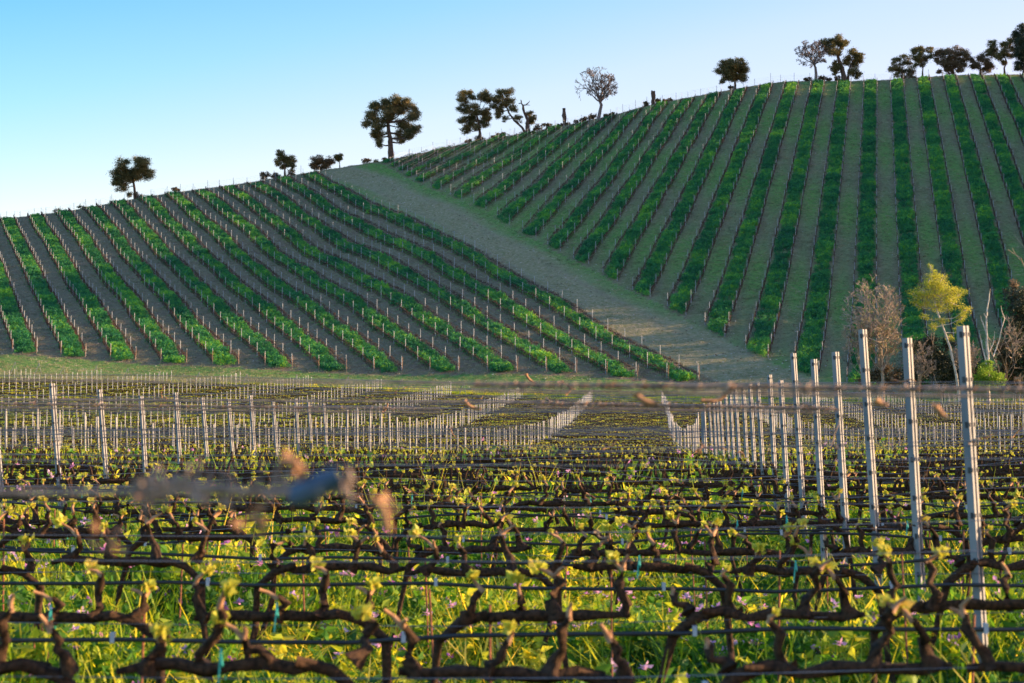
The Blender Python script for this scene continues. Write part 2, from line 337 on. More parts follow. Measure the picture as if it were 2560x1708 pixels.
# ------------------------------------------------------------------ scatter (stuff only)
def protos(name, obs):
    c = bpy.data.collections.new(name)
    for o in obs: c.objects.link(o)
    return c
def scatter(name, P, rot, scl, coll, label, cat):
    P = np.asarray(P, np.float32); n = len(P); me = bpy.data.meshes.new(name); me.vertices.add(n); me.vertices.foreach_set('co', P.ravel())
    a = me.attributes.new('rot', 'FLOAT_VECTOR', 'POINT'); a.data.foreach_set('vector', np.asarray(rot, np.float32).ravel())
    a = me.attributes.new('scl', 'FLOAT_VECTOR', 'POINT'); a.data.foreach_set('vector', np.asarray(scl, np.float32).ravel())
    o = bpy.data.objects.new(name, me); COL.objects.link(o); tag(o, label, cat, kind='stuff')
    g = bpy.data.node_groups.new(name, 'GeometryNodeTree')
    g.interface.new_socket('Geometry', in_out='INPUT', socket_type='NodeSocketGeometry'); g.interface.new_socket('Geometry', in_out='OUTPUT', socket_type='NodeSocketGeometry')
    N = g.nodes; L = g.links; i = N.new('NodeGroupInput'); out = N.new('NodeGroupOutput'); ip = N.new('GeometryNodeInstanceOnPoints'); ci = N.new('GeometryNodeCollectionInfo')
    ci.inputs['Collection'].default_value = coll; ci.inputs['Separate Children'].default_value = True; ci.inputs['Reset Children'].default_value = True
    ip.inputs['Pick Instance'].default_value = True
    r = N.new('GeometryNodeInputNamedAttribute'); r.data_type = 'FLOAT_VECTOR'; r.inputs['Name'].default_value = 'rot'
    s = N.new('GeometryNodeInputNamedAttribute'); s.data_type = 'FLOAT_VECTOR'; s.inputs['Name'].default_value = 'scl'
    rv = N.new('FunctionNodeRandomValue'); rv.data_type = 'INT'; rv.inputs[4].default_value = 0; rv.inputs[5].default_value = len(coll.objects) - 1
    L.new(i.outputs[0], ip.inputs['Points']); L.new(ci.outputs[0], ip.inputs['Instance']); L.new(rv.outputs[2], ip.inputs['Instance Index'])
    L.new(r.outputs['Attribute'], ip.inputs['Rotation']); L.new(s.outputs['Attribute'], ip.inputs['Scale']); L.new(ip.outputs[0], out.inputs[0])
    md = o.modifiers.new('scatter', 'NODES'); md.node_group = g
    return o
def rnd_rot(n, tilt=.15): return np.stack([rng.normal(0, tilt, n), rng.normal(0, tilt, n), rng.uniform(0, 6.28, n)], 1)
def uni(s): return np.stack([s, s, s], 1)

# ------------------------------------------------------------------ plants scattered as ground cover
def blade(mb, x, y, h, wd, ang, bend, m=0, n=3):
    V = []; Fc = []
    for i in range(n + 1):
        t = i / n; r = bend * h * t * t; ww = wd * (1 - t) ** .7 / 2 + .0004
        cx, cy, cz = x + math.cos(ang) * r, y + math.sin(ang) * r, h * (t - .25 * bend * t * t)
        V += [(cx - math.sin(ang) * ww, cy + math.cos(ang) * ww, cz), (cx + math.sin(ang) * ww, cy - math.cos(ang) * ww, cz)]
    for i in range(n): Fc.append((2 * i, 2 * i + 1, 2 * i + 3, 2 * i + 2))
    mb.add(V, Fc, m)
def grass_tuft(i, n=11, h=.66, wd=.014, spread=.09):
    mb = MB()
    for _ in range(n): blade(mb, random.gauss(0, spread), random.gauss(0, spread), h * random.uniform(.45, 1.15), wd * random.uniform(.6, 1.5), random.uniform(0, 6.28), random.uniform(.05, .8))
    return mb.build('grass_tuft', M['grass'], link=False)
def vetch(i, flowers=False, h=.52):
    mb = MB()
    for _ in range(5):
        a = random.uniform(0, 6.28); l = random.uniform(.05, .18); hh = h * random.uniform(.6, 1.15)
        p = [(math.cos(a) * l * t, math.sin(a) * l * t, hh * t) for t in (0, .35, .7, 1)]
        mb.tube(p, .0022, 3)
        for q in range(9):
            t = random.uniform(.25, 1); c = (math.cos(a) * l * t, math.sin(a) * l * t, hh * t)
            for _2 in range(2): mb.leaf(c, random.uniform(.022, .052), 0, up=.3)
        if flowers and random.random() < .75:
            for _2 in range(7): mb.leaf((math.cos(a) * l + random.gauss(0, .008), math.sin(a) * l + random.gauss(0, .008), hh + random.uniform(-.01, .012)), .028, 1, long=1.0)
    return mb.build('vetch_plant', [M['vetch'], M['flower']], link=False)
g_grass = protos('grass_protos', [grass_tuft(i) for i in range(5)])
g_mix = protos('vetch_protos', [vetch(i) for i in range(4)] )
g_flow = protos('flower_protos', [vetch(i, True, .60) for i in range(3)])
def near_points(d0, d1, dens, pad=2.0):
    n = int(dens * (d1 - d0) * (.27 * 2 * (d0 + d1) / 2 + 2 * pad)); Y = np.sqrt(rng.uniform((d0) ** 2, d1 ** 2, n * 1)); X = rng.uniform(-1, 1, n) * (.27 * Y + pad)
    return X, Y
def cover(name, coll, label, cat, dens, smin, smax, clump=0.0):
    PX, PY, S = [], [], []
    for d0, d1, f, k in ((3, 9, .5, 1), (9, 17, 1, 1.05), (17, 28, .75, 1.2), (28, 47, .42, 1.4)):
        X, Y = near_points(d0, d1, dens * f)
        if clump: 
            ok = (np.sin(X * 2.3 + np.sin(Y * 1.9)) * np.sin(Y * 2.7 + X) + rng.normal(0, .5, len(X))) > clump; X, Y = X[ok], Y[ok]
        PX.append(X); PY.append(Y); S.append(rng.uniform(smin, smax, len(X)) * k)
    X, Y, S = map(np.concatenate, (PX, PY, S)); hv = .8 + .35 * np.sin(X * .9 + Y * .5) * np.sin(Y * .8)
    sc = np.stack([S, S, S * hv], 1)
    scatter(name, np.stack([X, Y, ground(X, Y) - .01], 1), rnd_rot(len(X), .12), sc, coll, label, cat)
cover('meadow_grass', g_grass, 'long bright green grass growing thickly between the near vine rows', 'grass', 52, .6, 1.35)
cover('vetch', g_mix, 'leafy green vetch growing through the grass under the near vines', 'wild plants', 54, .7, 1.35)
cover('vetch_flowers', g_flow, 'pink and purple vetch flowers dotted through the near grass', 'wildflowers', 21, .8, 1.25, .3)

# ------------------------------------------------------------------ posts
ROW0, ROWS = 7.3, 2.0                       # first full row, row spacing
near_rows = [5.75] + [ROW0 + ROWS * i for i in range(19)]     # up to 43.3 m
SLANT = .064
def post_mesh(detail=True, h=2.07):
    mb = MB(); w_, d_, t = .052, .040, .004
    if detail:
        prof = [(-w_/2, d_/2), (-w_/2, -d_/2), (-w_/6, -d_/2), (-w_/8, -d_/4), (w_/8, -d_/4), (w_/6, -d_/2), (w_/2, -d_/2), (w_/2, d_/2), (w_/2 - .012, d_/2), (w_/2 - .012, d_/2 - t), (w_/2 - t, d_/2 - t),
                (w_/2 - t, -d_/2 + t), (w_/6 + t, -d_/2 + t), (w_/8 + t, -d_/4 + t), (-w_/8 - t, -d_/4 + t), (-w_/6 - t, -d_/2 + t), (-w_/2 + t, -d_/2 + t), (-w_/2 + t, d_/2 - t), (-w_/2 + .012, d_/2 - t), (-w_/2 + .012, d_/2)]
        n = len(prof); V = [(x, y, -.3) for x, y in prof] + [(x, y, h) for x, y in prof]
        mb.add(V, [(i, (i + 1) % n, n + (i + 1) % n, n + i) for i in range(n)] + [tuple(range(n, 2 * n))], 0)
        for i in range(9):
            z = .35 + i * .21
            for s in (-1, 1): mb.box((s * (w_ / 2 + .001), -.004, z), (.007, .014, .028), 1); mb.box((s * (w_ / 2 - .002), -d_/2 - .001, z), (.010, .006, .018), 1)
    else:
        mb.box((0, 0, h / 2 - .1), (.042, .032, h + .2), 0)
    me = mb.build('steel_post', [M['steel'], M['slot']], link=False).data
    return me
PM, PMF = post_mesh(), post_mesh(False)
def place_post(x, y, me, lean, label, group, rz=R(55)):
    o = bpy.data.objects.new('steel_post', me); COL.objects.link(o); o.location = (x, y, gz(x, y) - .02)
    o.rotation_euler = (random.gauss(0, .008), lean, rz) if me is PMF else (0, 0, 0)
    if me is PM: o.rotation_euler = (Matrix.Rotation(lean, 4, 'Y') @ Matrix.Rotation(rz, 4, 'Z')).to_euler()
    return tag(o, label, 'post', group)
PR = {}
for n, D in enumerate(near_rows[2:]):
    x = 1.58 + SLANT * D
    place_post(x + .03, D, PM, -R(3.0) + .006 * math.sin(n * 2.1),
        f'leaning steel post, {ordinal(n + 1)} back in the line receding from the right edge', 'steel posts at the right of the near rows', R(47)).scale = (.92, .92, ([2.07, 2.12, 2.24, 2.2, 2.25, 2.26, 2.17] + [2.14] * 30)[n] / 2.07)
nl = 0
for D in near_rows:
    if D < 20.5: continue
    nl += 1; x = -6.67 + SLANT * D
    place_post(x + random.gauss(0, .03), D, PM, -R(4.6) + random.gauss(0, .01),
        f'leaning steel post, {ordinal(nl)} back in the line receding from the left edge', 'steel posts at the left of the near rows', R(50))
# posts of the field in the dip
far_posts = []
for i in range(104):
    D = 45.3 + ROWS * i
    xo = 1.0 * min(1, (D - 45) / 150)
    for c in range(-26, 27):
        x = -6.67 + 8.25 * c + SLANT * D + xo
        if D > 237: continue
        az = CX + F * x / D
        if -250 < az < 2810: far_posts.append((D, x, c, -40 < az < 2600))
far_posts.sort()
quota = 300 - 18 - nl
mbp = MB()
for D, x, c, vis in far_posts:
    x += random.gauss(0, .05); D2 = D + random.gauss(0, .05)
    if vis and quota > 0:
        quota -= 1; cc = c if c <= 0 else c
        side = 'left' if c <= 0 else 'right'; k = (1 - c) if c <= 0 else c
        place_post(x, D2, PMF, -R(1.0) + random.gauss(0, .012), f'slim pale steel post in the dip, {ordinal(k)} line {side} of the open aisle',
                   f'posts of the {ordinal(k)} line {side} of the centre aisle')
    else:
        h = 2.15 + random.gauss(0, .05); mbp.box((x, D2, gz(x, D2) + h / 2), (.045, .034, h), rz=R(50))
# hill rows ---------------------------------------------------------
hill_rows = []            # (kind, index, [Y...])
hposts, hv = [], []
wire_mb = MB()
def hill_row(fx, idx, y0, y1, tilt, clip=None):
    Ys = np.arange(y0, y1, .5); Xs = fx(idx, Ys); Zs = ground(Xs, Ys)
    if clip is not None:
        px, py = project(Xs, Ys, Zs); ok = clip(px, py); Ys, Xs, Zs = Ys[ok], Xs[ok], Zs[ok]
    if len(Ys) < 12: return None
    px, py = project(Xs, Ys, Zs)
    if px.max() < -150 or px.min() > 2750: return None
    seg = np.sqrt(np.diff(Xs) ** 2 + np.diff(Ys) ** 2); s = np.concatenate([[0], np.cumsum(seg)])
    at = lambda q: (float(np.interp(q, s, Xs)), float(np.interp(q, s, Ys)), float(np.interp(q, s, Zs)))
    q = 0.3
    while q < s[-1]:
        hposts.append(at(q)); q += 6.8 + random.uniform(-.25, .25)
    for q in np.arange(.4, s[-1], .82):
        if random.random() < .95:
            x, y, z = at(q); x2, y2, _ = at(q + .4); hv.append((x, y, z, math.atan2(y2 - y, x2 - x)))
    for h, r in ((.72, .020), (1.3, .009), (1.9, .009)):
        pts = [at(v) for v in np.arange(0, s[-1], 7)]; V = []; Fc = []
        for i, (x, y, z) in enumerate(pts): V += [(x, y, z + h - r), (x, y, z + h + r)]
        for i in range(len(pts) - 1): Fc.append((2 * i, 2 * i + 2, 2 * i + 3, 2 * i + 1))
        wire_mb.add(V, Fc)
    return at
ends = []
for k2 in np.arange(-12.25, 11.4, .5):
    r = hill_row(left_x, k2, float(LEND(k2)), 496, 0)
    if r: ends.append((k2, r(0)))
rclip = lambda px, py: py < np.interp(px, RB[:, 0], RB[:, 1])
for j2 in np.arange(-21.25, 7.5, .5):
    hill_row(right_x, j2, 264, 496, 0, rclip)
for x, y, z in hposts:
    h = 2.1 + random.gauss(0, .08); mbp.box((x, y, z + h / 2), (.055, .045, h), rz=R(50))
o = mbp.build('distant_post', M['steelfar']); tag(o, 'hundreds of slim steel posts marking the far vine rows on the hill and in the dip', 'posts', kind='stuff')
o = wire_mb.build('distant_wire', M['wire']); tag(o, 'fine trellis wires strung along the vine rows of the hill', 'wires', kind='stuff')
ends = [e for e in ends if -30 < project(*[np.array(q) for q in e[1]])[0] < 2600]
for n, (k2, (x, y, z)) in enumerate(ends):
    mb = MB(); mb.tube([(0, 0, -.2), (.02, 0, 1.0), (.03, .02, 2.0 + random.gauss(0, .12))], [.055, .05, .045], 7, jit=.1)
    o = mb.build('wooden_post', M['wood']); o.location = (x, y - .6, gz(x, y - .6)); o.rotation_euler = (0, random.gauss(0, .03), 0)
    tag(o, f'brown wooden end post at the hill foot, {ordinal(n + 1)} row from left edge', 'post', 'wooden end posts of the left hill rows')
def stub_vine(i):
    mb = MB(); z0 = .62
    mb.tube([(0, 0, -.1), (.03, 0, .35), (.02, 0, z0)], [.045, .035, .035], 4)
    mb.tube([(-.42, 0, z0 + random.gauss(0, .03)), (-.15, 0, z0), (.2, 0, z0 + .03), (.45, 0, z0)], [.04, .05, .045, .035], 4)
    for q in range(5):
        x = -.38 + q * .19 + random.gauss(0, .03); h = random.uniform(.2, .42)
        mb.tube([(x, 0, z0), (x + random.gauss(0, .03), random.gauss(0, .04), z0 + h * .6), (x + random.gauss(0, .05), random.gauss(0, .06), z0 + h)], [.032, .024, .016], 3)
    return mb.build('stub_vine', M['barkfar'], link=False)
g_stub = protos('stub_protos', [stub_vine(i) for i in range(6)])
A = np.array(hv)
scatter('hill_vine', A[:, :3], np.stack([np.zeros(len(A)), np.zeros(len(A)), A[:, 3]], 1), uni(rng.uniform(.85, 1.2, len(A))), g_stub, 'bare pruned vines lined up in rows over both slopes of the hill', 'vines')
# vines of the field in the dip
PX, PY = [], []
for i in range(104):
    D = 45.3 + ROWS * i
    if D > 237: break
    xs = np.arange(-.30 * D - 2, .30 * D + 2, .85); PX.append(xs + rng.normal(0, .05, len(xs))); PY.append(np.full(len(xs), D))
X, Y = np.concatenate(PX), np.concatenate(PY)
def stub_leafy(i):
    mb = MB(); z0 = .78
    mb.tube([(0, 0, -.1), (.03, 0, .35), (.02, 0, z0)], [.04, .032, .035], 4)
    mb.tube([(-.42, 0, z0 + random.gauss(0, .03)), (-.15, 0, z0), (.2, 0, z0 + .03), (.45, 0, z0)], [.035, .04, .04, .03], 4)
    for q in range(5):
        x = -.38 + q * .19 + random.gauss(0, .03); h = random.uniform(.12, .26); e = (x + random.gauss(0, .05), random.gauss(0, .05), z0 + h)
        mb.tube([(x, 0, z0), (x + random.gauss(0, .03), random.gauss(0, .04), z0 + h * .6), e], [.026, .018, .011], 3)
        if random.random() < .7:
            for _ in range(3): mb.leaf(e, .045, 1)
    return mb.build('leafy_stub', [M['bark'], M['bud']], link=False)
g_stubl = protos('leafy_stub_protos', [stub_leafy(i) for i in range(6)])
scatter('dip_vine', np.stack([X, Y, ground(X, Y)], 1), np.stack([np.zeros(len(X)), np.zeros(len(X)), rng.choice([0, math.pi], len(X))], 1), uni(rng.uniform(.85, 1.15, len(X))), g_stubl, 'low pruned vines in tight rows filling the dip behind the near vines', 'vines')
# grass in the dip
n = 110000; Y = np.sqrt(rng.uniform(46 ** 2, 252 ** 2, n)); X = rng.uniform(-.30, .30, n) * Y
ok = rng.uniform(0, 1, n) < .62 + .25 * np.sin(X * .05 + Y * .03) - .004 * X - .5 * ((Y > 215) & (Y < 245) & (X > -30)); X, Y = X[ok], Y[ok]
def tuft2(i):
    mb = MB()
    for _ in range(16): blade(mb, random.gauss(0, .16), random.gauss(0, .16), .30 * random.uniform(.5, 1.2), .035, random.uniform(0, 6.28), random.uniform(.1, .9), n=2)
    return mb.build('coarse_tuft', M['grass'], link=False)
g_t2 = protos('coarse_protos', [tuft2(i) for i in range(4)])
scatter('dip_grass', np.stack([X, Y, ground(X, Y) - .02], 1), rnd_rot(len(X)), uni(rng.uniform(.7, 1.5, len(X)) * (.85 + Y / 300)), g_t2, 'yellow green grass growing between the vine rows of the dip', 'grass')

# ------------------------------------------------------------------ hill cover crop
def crop_plant(i):
    mb = MB()
    for _ in range(34):
        a, r = random.uniform(0, 6.28), abs(random.gauss(0, .26)); z = random.uniform(.05, .62) * max(.25, 1 - (r / .7) ** 2)
        mb.leaf((math.cos(a) * r, math.sin(a) * r, z), random.uniform(.07, .15), up=.7, long=1.7)
    return mb.build('crop_plant', M['crop'], link=False)
g_crop = protos('crop_protos', [crop_plant(i) for i in range(6)])
PX, PY, S = [], [], []
def band(fx, idx, y0, y1, half, dens, clip=None):
    n = int((y1 - y0) * half * 2 * 7.0 * dens); Y = rng.uniform(y0, y1, n); k = idx + rng.uniform(-1, 1, n) * half * (1 + .12 * np.sin(Y * .3 + idx) + .1 * np.sin(Y * .9 + idx * 2))
    X = fx(k, Y); 
    s = rng.uniform(.75, 1.4, n) * (1.0 + .16 * np.sin(Y * .35 + idx * 3) + .12 * np.sin(Y * 1.1 + idx))
    m = np.ones(n, bool)
    px, py = project(X, Y, ground(X, Y)); m &= (px > -120) & (px < 2700)
    if clip is not None: m &= clip(px, py)
    PX.append(X[m]); PY.append(Y[m]); S.append(s[m])
for k in range(-12, 12): band(left_x, k, float(LEND(k)) - 1, 495, .19, 6.2)
for j in range(-21, 8): band(right_x, j, 262, 495, .175, 6.4, rclip)
X, Y, S = map(np.concatenate, (PX, PY, S))
scatter('cover_crop', np.stack([X, Y, ground(X, Y) - .03], 1), rnd_rot(len(X)), np.stack([S, S, S * 1.05], 1), g_crop, 'lush dark green cover crop striping every second aisle of the hill vineyard', 'crop')
# low grass on the hill margins, aisles, crest
def tuft3(i):
    mb = MB()
    for _ in range(14): blade(mb, random.gauss(0, .2), random.gauss(0, .2), .16 * random.uniform(.5, 1.3), .05, random.uniform(0, 6.28), random.uniform(.2, 1.0), n=2)
    return mb.build('low_tuft', M['lowgrass'], link=False)
g_t3 = protos('low_protos', [tuft3(i) for i in range(4)])
n = 110000; Y = rng.uniform(250, 506, n); X = rng.uniform(-.27, .27, n) * Y
px, py = project(X, Y, ground(X, Y)); t = (500 - Y) / 200; k = (X + 127 - 61.5 * t) / (6.8 + .4 * t)
inL = (k < 11.5) & (Y > LEND(k) - 2)
dist = np.full(n, 9.)
for (x0, y0, w0), (x1, y1, w1) in zip(PTH[:-1], PTH[1:]):
    dx, dy = x1 - x0, y1 - y0; u = np.clip(((px - x0) * dx + (py - y0) * dy) / (dx * dx + dy * dy), 0, 1)
    dist = np.minimum(dist, (np.abs(px - x0 - u * dx) * .55 + np.abs(py - y0 - u * dy) * .9) / (w0 + (w1 - w0) * u))
ok = np.where(inL, rng.uniform(0, 1, n) < .5, rng.uniform(0, 1, n) < (.8 - .85 * np.exp(-dist ** 2) * (1 - .5 * (np.sin(X * .31 + Y * .13) * np.sin(Y * .23 - X * .11) > .25))))
X, Y = X[ok], Y[ok]
scatter('hill_grass', np.stack([X, Y, ground(X, Y) - .02], 1), rnd_rot(len(X)), uni(rng.uniform(.6, 1.5, len(X))), g_t3, 'thin short grass on the hill slopes beside the track and under the vines', 'grass')

def stone(i):
    mb = MB(); n = 7; V = [(0, 0, .5)]
    for k_, z_, r_ in ((0, .3, .42), (1, 0, .5)): V += [(math.cos(q * 6.283 / n + k_) * r_ * random.uniform(.7, 1.2), math.sin(q * 6.283 / n + k_) * r_ * random.uniform(.7, 1.2), z_) for q in range(n)]
    mb.add(V, [(0, 1 + q, 1 + (q + 1) % n) for q in range(n)] + [(1 + q, 1 + n + q, 1 + n + (q + 1) % n, 1 + (q + 1) % n) for q in range(n)])
    return mb.build('stone', M['stone' if i < 3 else 'clod'], link=False)
M['stone'] = solid('pale_stone', (.26, .22, .18), (.50, .45, .38), 2, .9); M['clod'] = solid('soil_clod', (.07, .05, .035), (.16, .11, .075), 2, .95, spec=.1)
g_stone = protos('stone_protos', [stone(i) for i in range(6)])
n = 16000; Y = rng.uniform(258, 499, n); X = rng.uniform(-.27, .27, n) * Y; px, py = project(X, Y, ground(X, Y)); dist = np.full(n, 9.)
for (x0, y0, w0), (x1, y1, w1) in zip(PTH[:-1], PTH[1:]):
    dx, dy = x1 - x0, y1 - y0; u = np.clip(((px - x0) * dx + (py - y0) * dy) / (dx * dx + dy * dy), 0, 1)
    dist = np.minimum(dist, (np.abs(px - x0 - u * dx) * .55 + np.abs(py - y0 - u * dy) * .9) / (w0 + (w1 - w0) * u))
ok = rng.uniform(0, 1, n) < .25 + .75 * np.exp(-dist ** 2); X, Y = X[ok], Y[ok]; s_ = rng.uniform(.08, .30, len(X)) ** 1.0
scatter('field_stones', np.stack([X, Y, ground(X, Y) - .02], 1), rnd_rot(len(X), .3), uni(s_), g_stone, 'pale stones and soil clods strewn over the track and bare aisles of the hill', 'stones')

# ------------------------------------------------------------------ near vines
ZC = .93
def gnarl(p0, p1, n, amp, rg):
    p0, p1 = Vector(p0), Vector(p1); out = []
    for i in range(n + 1):
        t = i / n; q = p0.lerp(p1, t)
        if 0 < i < n: q += Vector((rg.gauss(0, amp), rg.gauss(0, amp), rg.gauss(0, amp)))
        out.append(q)
    return out
def leaf_cluster(rg, size=.05, n=6):
    mb = MB()
    for _ in range(n):
        # a small lobed young leaf made of three lobes
        d = Vector((rg.gauss(0, .7), rg.gauss(0, .7), rg.uniform(.3, 1))).normalized(); a = d.cross(Vector((rg.gauss(0, 1), rg.gauss(0, 1), .1))).normalized(); s = size * rg.uniform(.5, 1.15)
        b = d.cross(a) * s * .25
        for f, l in ((0, 1), (.9, .75), (-.9, .75)):
            e = (d * math.cos(f) + a * math.sin(f)) * s * l; q = (a * math.cos(f) - d * math.sin(f)) * s * .33 * l
            mb.add([tuple(Vector((0, 0, 0))), tuple(e * .55 + q + b), tuple(e), tuple(e * .55 - q + b)], [(0, 1, 2, 3)])
    return mb
def make_vine(seed, sides=9, parts=True):
    rg = random.Random(seed); s = rg.choice([-1, 1]); root = empty('grapevine'); mats = [M['bark']]
    bx = -s * .36; by = rg.gauss(0, .03)
    tr = MB(); pts = gnarl((bx + rg.gauss(0, .05) - s * .08, by, -.05), (bx + s * .06, 0, ZC - .10), 5, .018, rg)
    pts += [Vector((bx + s * .14, 0, ZC - .03)), Vector((bx + s * .24, rg.gauss(0, .01), ZC))]
    tr.tube(pts, [.022, .016, .014, .013, .015, .018, .021, .017], sides, jit=.22, rg=rg); tr.build('trunk', mats, root, smooth=True)
    co = MB(); p = [Vector((bx + s * (.16 + .085 * i), rg.gauss(0, .008), ZC - .01 + rg.gauss(0, .007))) for i in range(8)]
    co.tube(p, [.009, .020, .018, .022, .017, .019, .016, .011], sides, jit=.34, rg=rg); co.build('cordon', mats, root, smooth=True)
    for i in range(4):
        x = bx + s * (.12 + .19 * i + rg.gauss(0, .025)); h = rg.uniform(.06, .17); ln = rg.uniform(-.07, .07)
        sp = MB(); q = gnarl((x, 0, ZC - .012), (x + ln, rg.gauss(0, .03), ZC + h), 4, .014, rg)
        sp.tube(q, [.030, .018, .013, .016, .009], sides - 1, jit=.38, rg=rg)
        kn = q[-1]; tips = []
        for b in range(rg.choice([1, 1, 2])):
            e = kn + Vector((rg.gauss(0, .035), rg.gauss(0, .02), rg.uniform(.012, .05))); sp.tube([kn - Vector((0, 0, .01)), kn.lerp(e, .5) + Vector((rg.gauss(0, .006), 0, 0)), e], [.010, .008, .006], 6, m=1, rg=rg); tips.append(e)
        so = sp.build('spur', [M['bark'], M['cane']], root, smooth=True)
        if rg.random() < .75:
            e = tips[0]; lc = leaf_cluster(rg, rg.uniform(.030, .056), rg.choice([3, 4, 6, 8])); lo = lc.build('leaf_bud', M['bud'], so); lo.location = e
    if rg.random() < .22:
        tb = MB(); xx = bx + s * .45; tb.tube([(xx, .04, ZC - .05), (xx + .004, -.042, ZC), (xx, -.03, ZC + .045), (xx - .01, -.04, ZC - .06)], .0035, 4); tb.build('plastic_tie', M['tie'], root)
    return root
def merged_vine(seed):
    rg = random.Random(seed); mb = MB(); s = rg.choice([-1, 1]); bx = -s * .36
    mb.tube(gnarl((bx - s * .08, 0, -.05), (bx + s * .1, 0, ZC - .06), 4, .018, rg) + [Vector((bx + s * .2, 0, ZC))], [.034, .03, .027, .027, .034, .035], 6, jit=.15, rg=rg)
    mb.tube([Vector((bx + s * (.12 + .13 * i), rg.gauss(0, .01), ZC - .01 + rg.gauss(0, .008))) for i in range(6)], [.028, .031, .029, .027, .025, .018], 6, jit=.2, rg=rg)
    for i in range(4):
        x = bx + s * (.10 + .19 * i + rg.gauss(0, .025)); h = rg.uniform(.10, .24)
        q = gnarl((x, 0, ZC - .01), (x + rg.uniform(-.08, .08), rg.gauss(0, .03), ZC + h), 3, .014, rg); mb.tube(q, [.030, .020, .017, .012], 5, jit=.2, rg=rg)
        if rg.random() < .7:
            lc = leaf_cluster(rg, rg.uniform(.025, .05), 5); V = np.concatenate(lc.v) + np.array(q[-1]); mb.add(V, lc.f, 1)
    return mb.build('grapevine', [M['bark'], M['bud']], smooth=False, link=False).data
protos_v = [make_vine(100 + i) for i in range(14)]; used = [False] * len(protos_v)
protos_m = [merged_vine(300 + i) for i in range(16)]
SP = .79; nv = 0
for ri, D in enumerate(near_rows):
    hw = .262 * D; off = (ri * .37) % SP; xs = [x for x in np.arange(-hw - SP + off, hw + SP, SP) if abs(x) < hw + .3]
    for vi, x in enumerate(xs):
        x = float(x + random.gauss(0, .03)); nv += 1
        lab = f'gnarled vine with yellow buds, {ordinal(vi + 1)} from left in {ordinal(ri + 1)} row from the camera'
        if D < 20:
            i = random.randrange(len(protos_v))
            if used[i]: o = copy_tree(protos_v[i])
            else: o = protos_v[i]; used[i] = True
            o.rotation_euler = (0, random.gauss(0, .02), 0)
        else:
            o = bpy.data.objects.new('grapevine', random.choice(protos_m)); COL.objects.link(o)
        z = 1 + random.gauss(0, .02)
        o.location = (x, D + random.gauss(0, .02), gz(x, D)); o.scale = (1, 1, z)
        tag(o, lab, 'vine', f'vines of the {ordinal(ri + 1)} row from the camera')
for i, u in enumerate(used):
    if not u:
        for ch in list(protos_v[i].children_recursive): bpy.data.objects.remove(ch)
        bpy.data.objects.remove(protos_v[i])
# hoses, wires, stakes
for ri, D in enumerate(near_rows):
    hw = .30 * D + 2; mb = MB(); pts = []
    for x in np.arange(-hw, hw + .1, .4): pts.append((x, D - .045, gz(x, D) + .845 + .012 * math.sin(x * 2.1 + ri) + .008 * math.sin(x * 5.3 + ri * 2)))
    mb.tube(pts, .0095, 6); root = mb.build('drip_hose', M['hose'], smooth=True)
    tag(root, f'black irrigation hose under the vines of the {ordinal(ri + 1)} row from the camera', 'hose', 'irrigation hoses of the near rows')
    if D < 18:
        for x in np.arange(-.27 * D + (ri * .53) % 1, .27 * D, 1.05):
            c = MB(); c.box((0, 0, .008), (.016, .028, .036)); co = c.build('hose_clip', M['clip'], root); co.location = (x, D - .045, gz(x, D) + .845 + .012 * math.sin(x * 2.1 + ri) + .008 * math.sin(x * 5.3 + ri * 2))
HW = [(.90, 'cordon wire'), (1.22, 'lower catch wire'), (1.50, 'middle catch wire'), (1.80, 'upper catch wire'), (1.84, 'second upper catch wire'), (2.02, 'top wire')]
for ri, D in enumerate(near_rows[:]):
    hw = .30 * D + 3
    for wi, (h, wn) in enumerate(HW):
        if (D < 9 and h > 1.55) or (D < 20 and h > 1.82): continue
        mb = MB(); ph = random.uniform(0, 6); r = .0016 if D < 12 else .0022
        mb.tube([(x, D + .03 * (1 if wi % 2 else -1), gz(x, D) + h + random.gauss(0, .0) + .012 * math.sin(x * .35 + ph)) for x in np.arange(-hw, hw + .1, max(1.0, D / 12))], r, 4)
        o = mb.build('trellis_wire', M['wire']); tag(o, f'thin {wn} stretched along the {ordinal(ri + 1)} vine row from the camera', 'wire', 'trellis wires of the near rows')
wm = MB()
for i in range(104):
    D = 45.3 + ROWS * i
    if D > 237: break
    for h in (.85, 1.8):
        V = []; Fc = []; xs = np.linspace(-.3 * D, .3 * D, 24); zs = ground(xs, np.full(24, D)) + h; r = .0018
        for x, z in zip(xs, zs): V += [(x, D, z - r), (x, D, z + r)]
        wm.add(V, [(2 * q, 2 * q + 2, 2 * q + 3, 2 * q + 1) for q in range(23)])
o = wm.build('dip_wire', M['wire']); tag(o, 'fine trellis wires along the rows of the dip behind the near vines', 'wires', kind='stuff')
ns = 0
for ri, D in enumerate(near_rows[:9]):
    hw = .27 * D; xs = np.arange(-hw + (ri * .61) % .8, hw, .79 if ri < 5 else 1.58)
    for vi, x in enumerate(xs):
        if random.random() < .25: continue
        ns += 1; mb = MB(); l = random.gauss(0, .03); h = random.uniform(.82, 1.02); mb.tube([(0, 0, -.1), (l * .5, 0, h * .5), (l, 0, h)], .0055, 6)
        o = mb.build('iron_stake', M['rust']); x = float(x + random.gauss(0, .1)); o.location = (x, D + .02, gz(x, D))
        tag(o, f'thin rusty iron stake, {ordinal(vi + 1)} planting place from the left in the {ordinal(ri + 1)} row', 'stake', 'rusty stakes of the near rows')
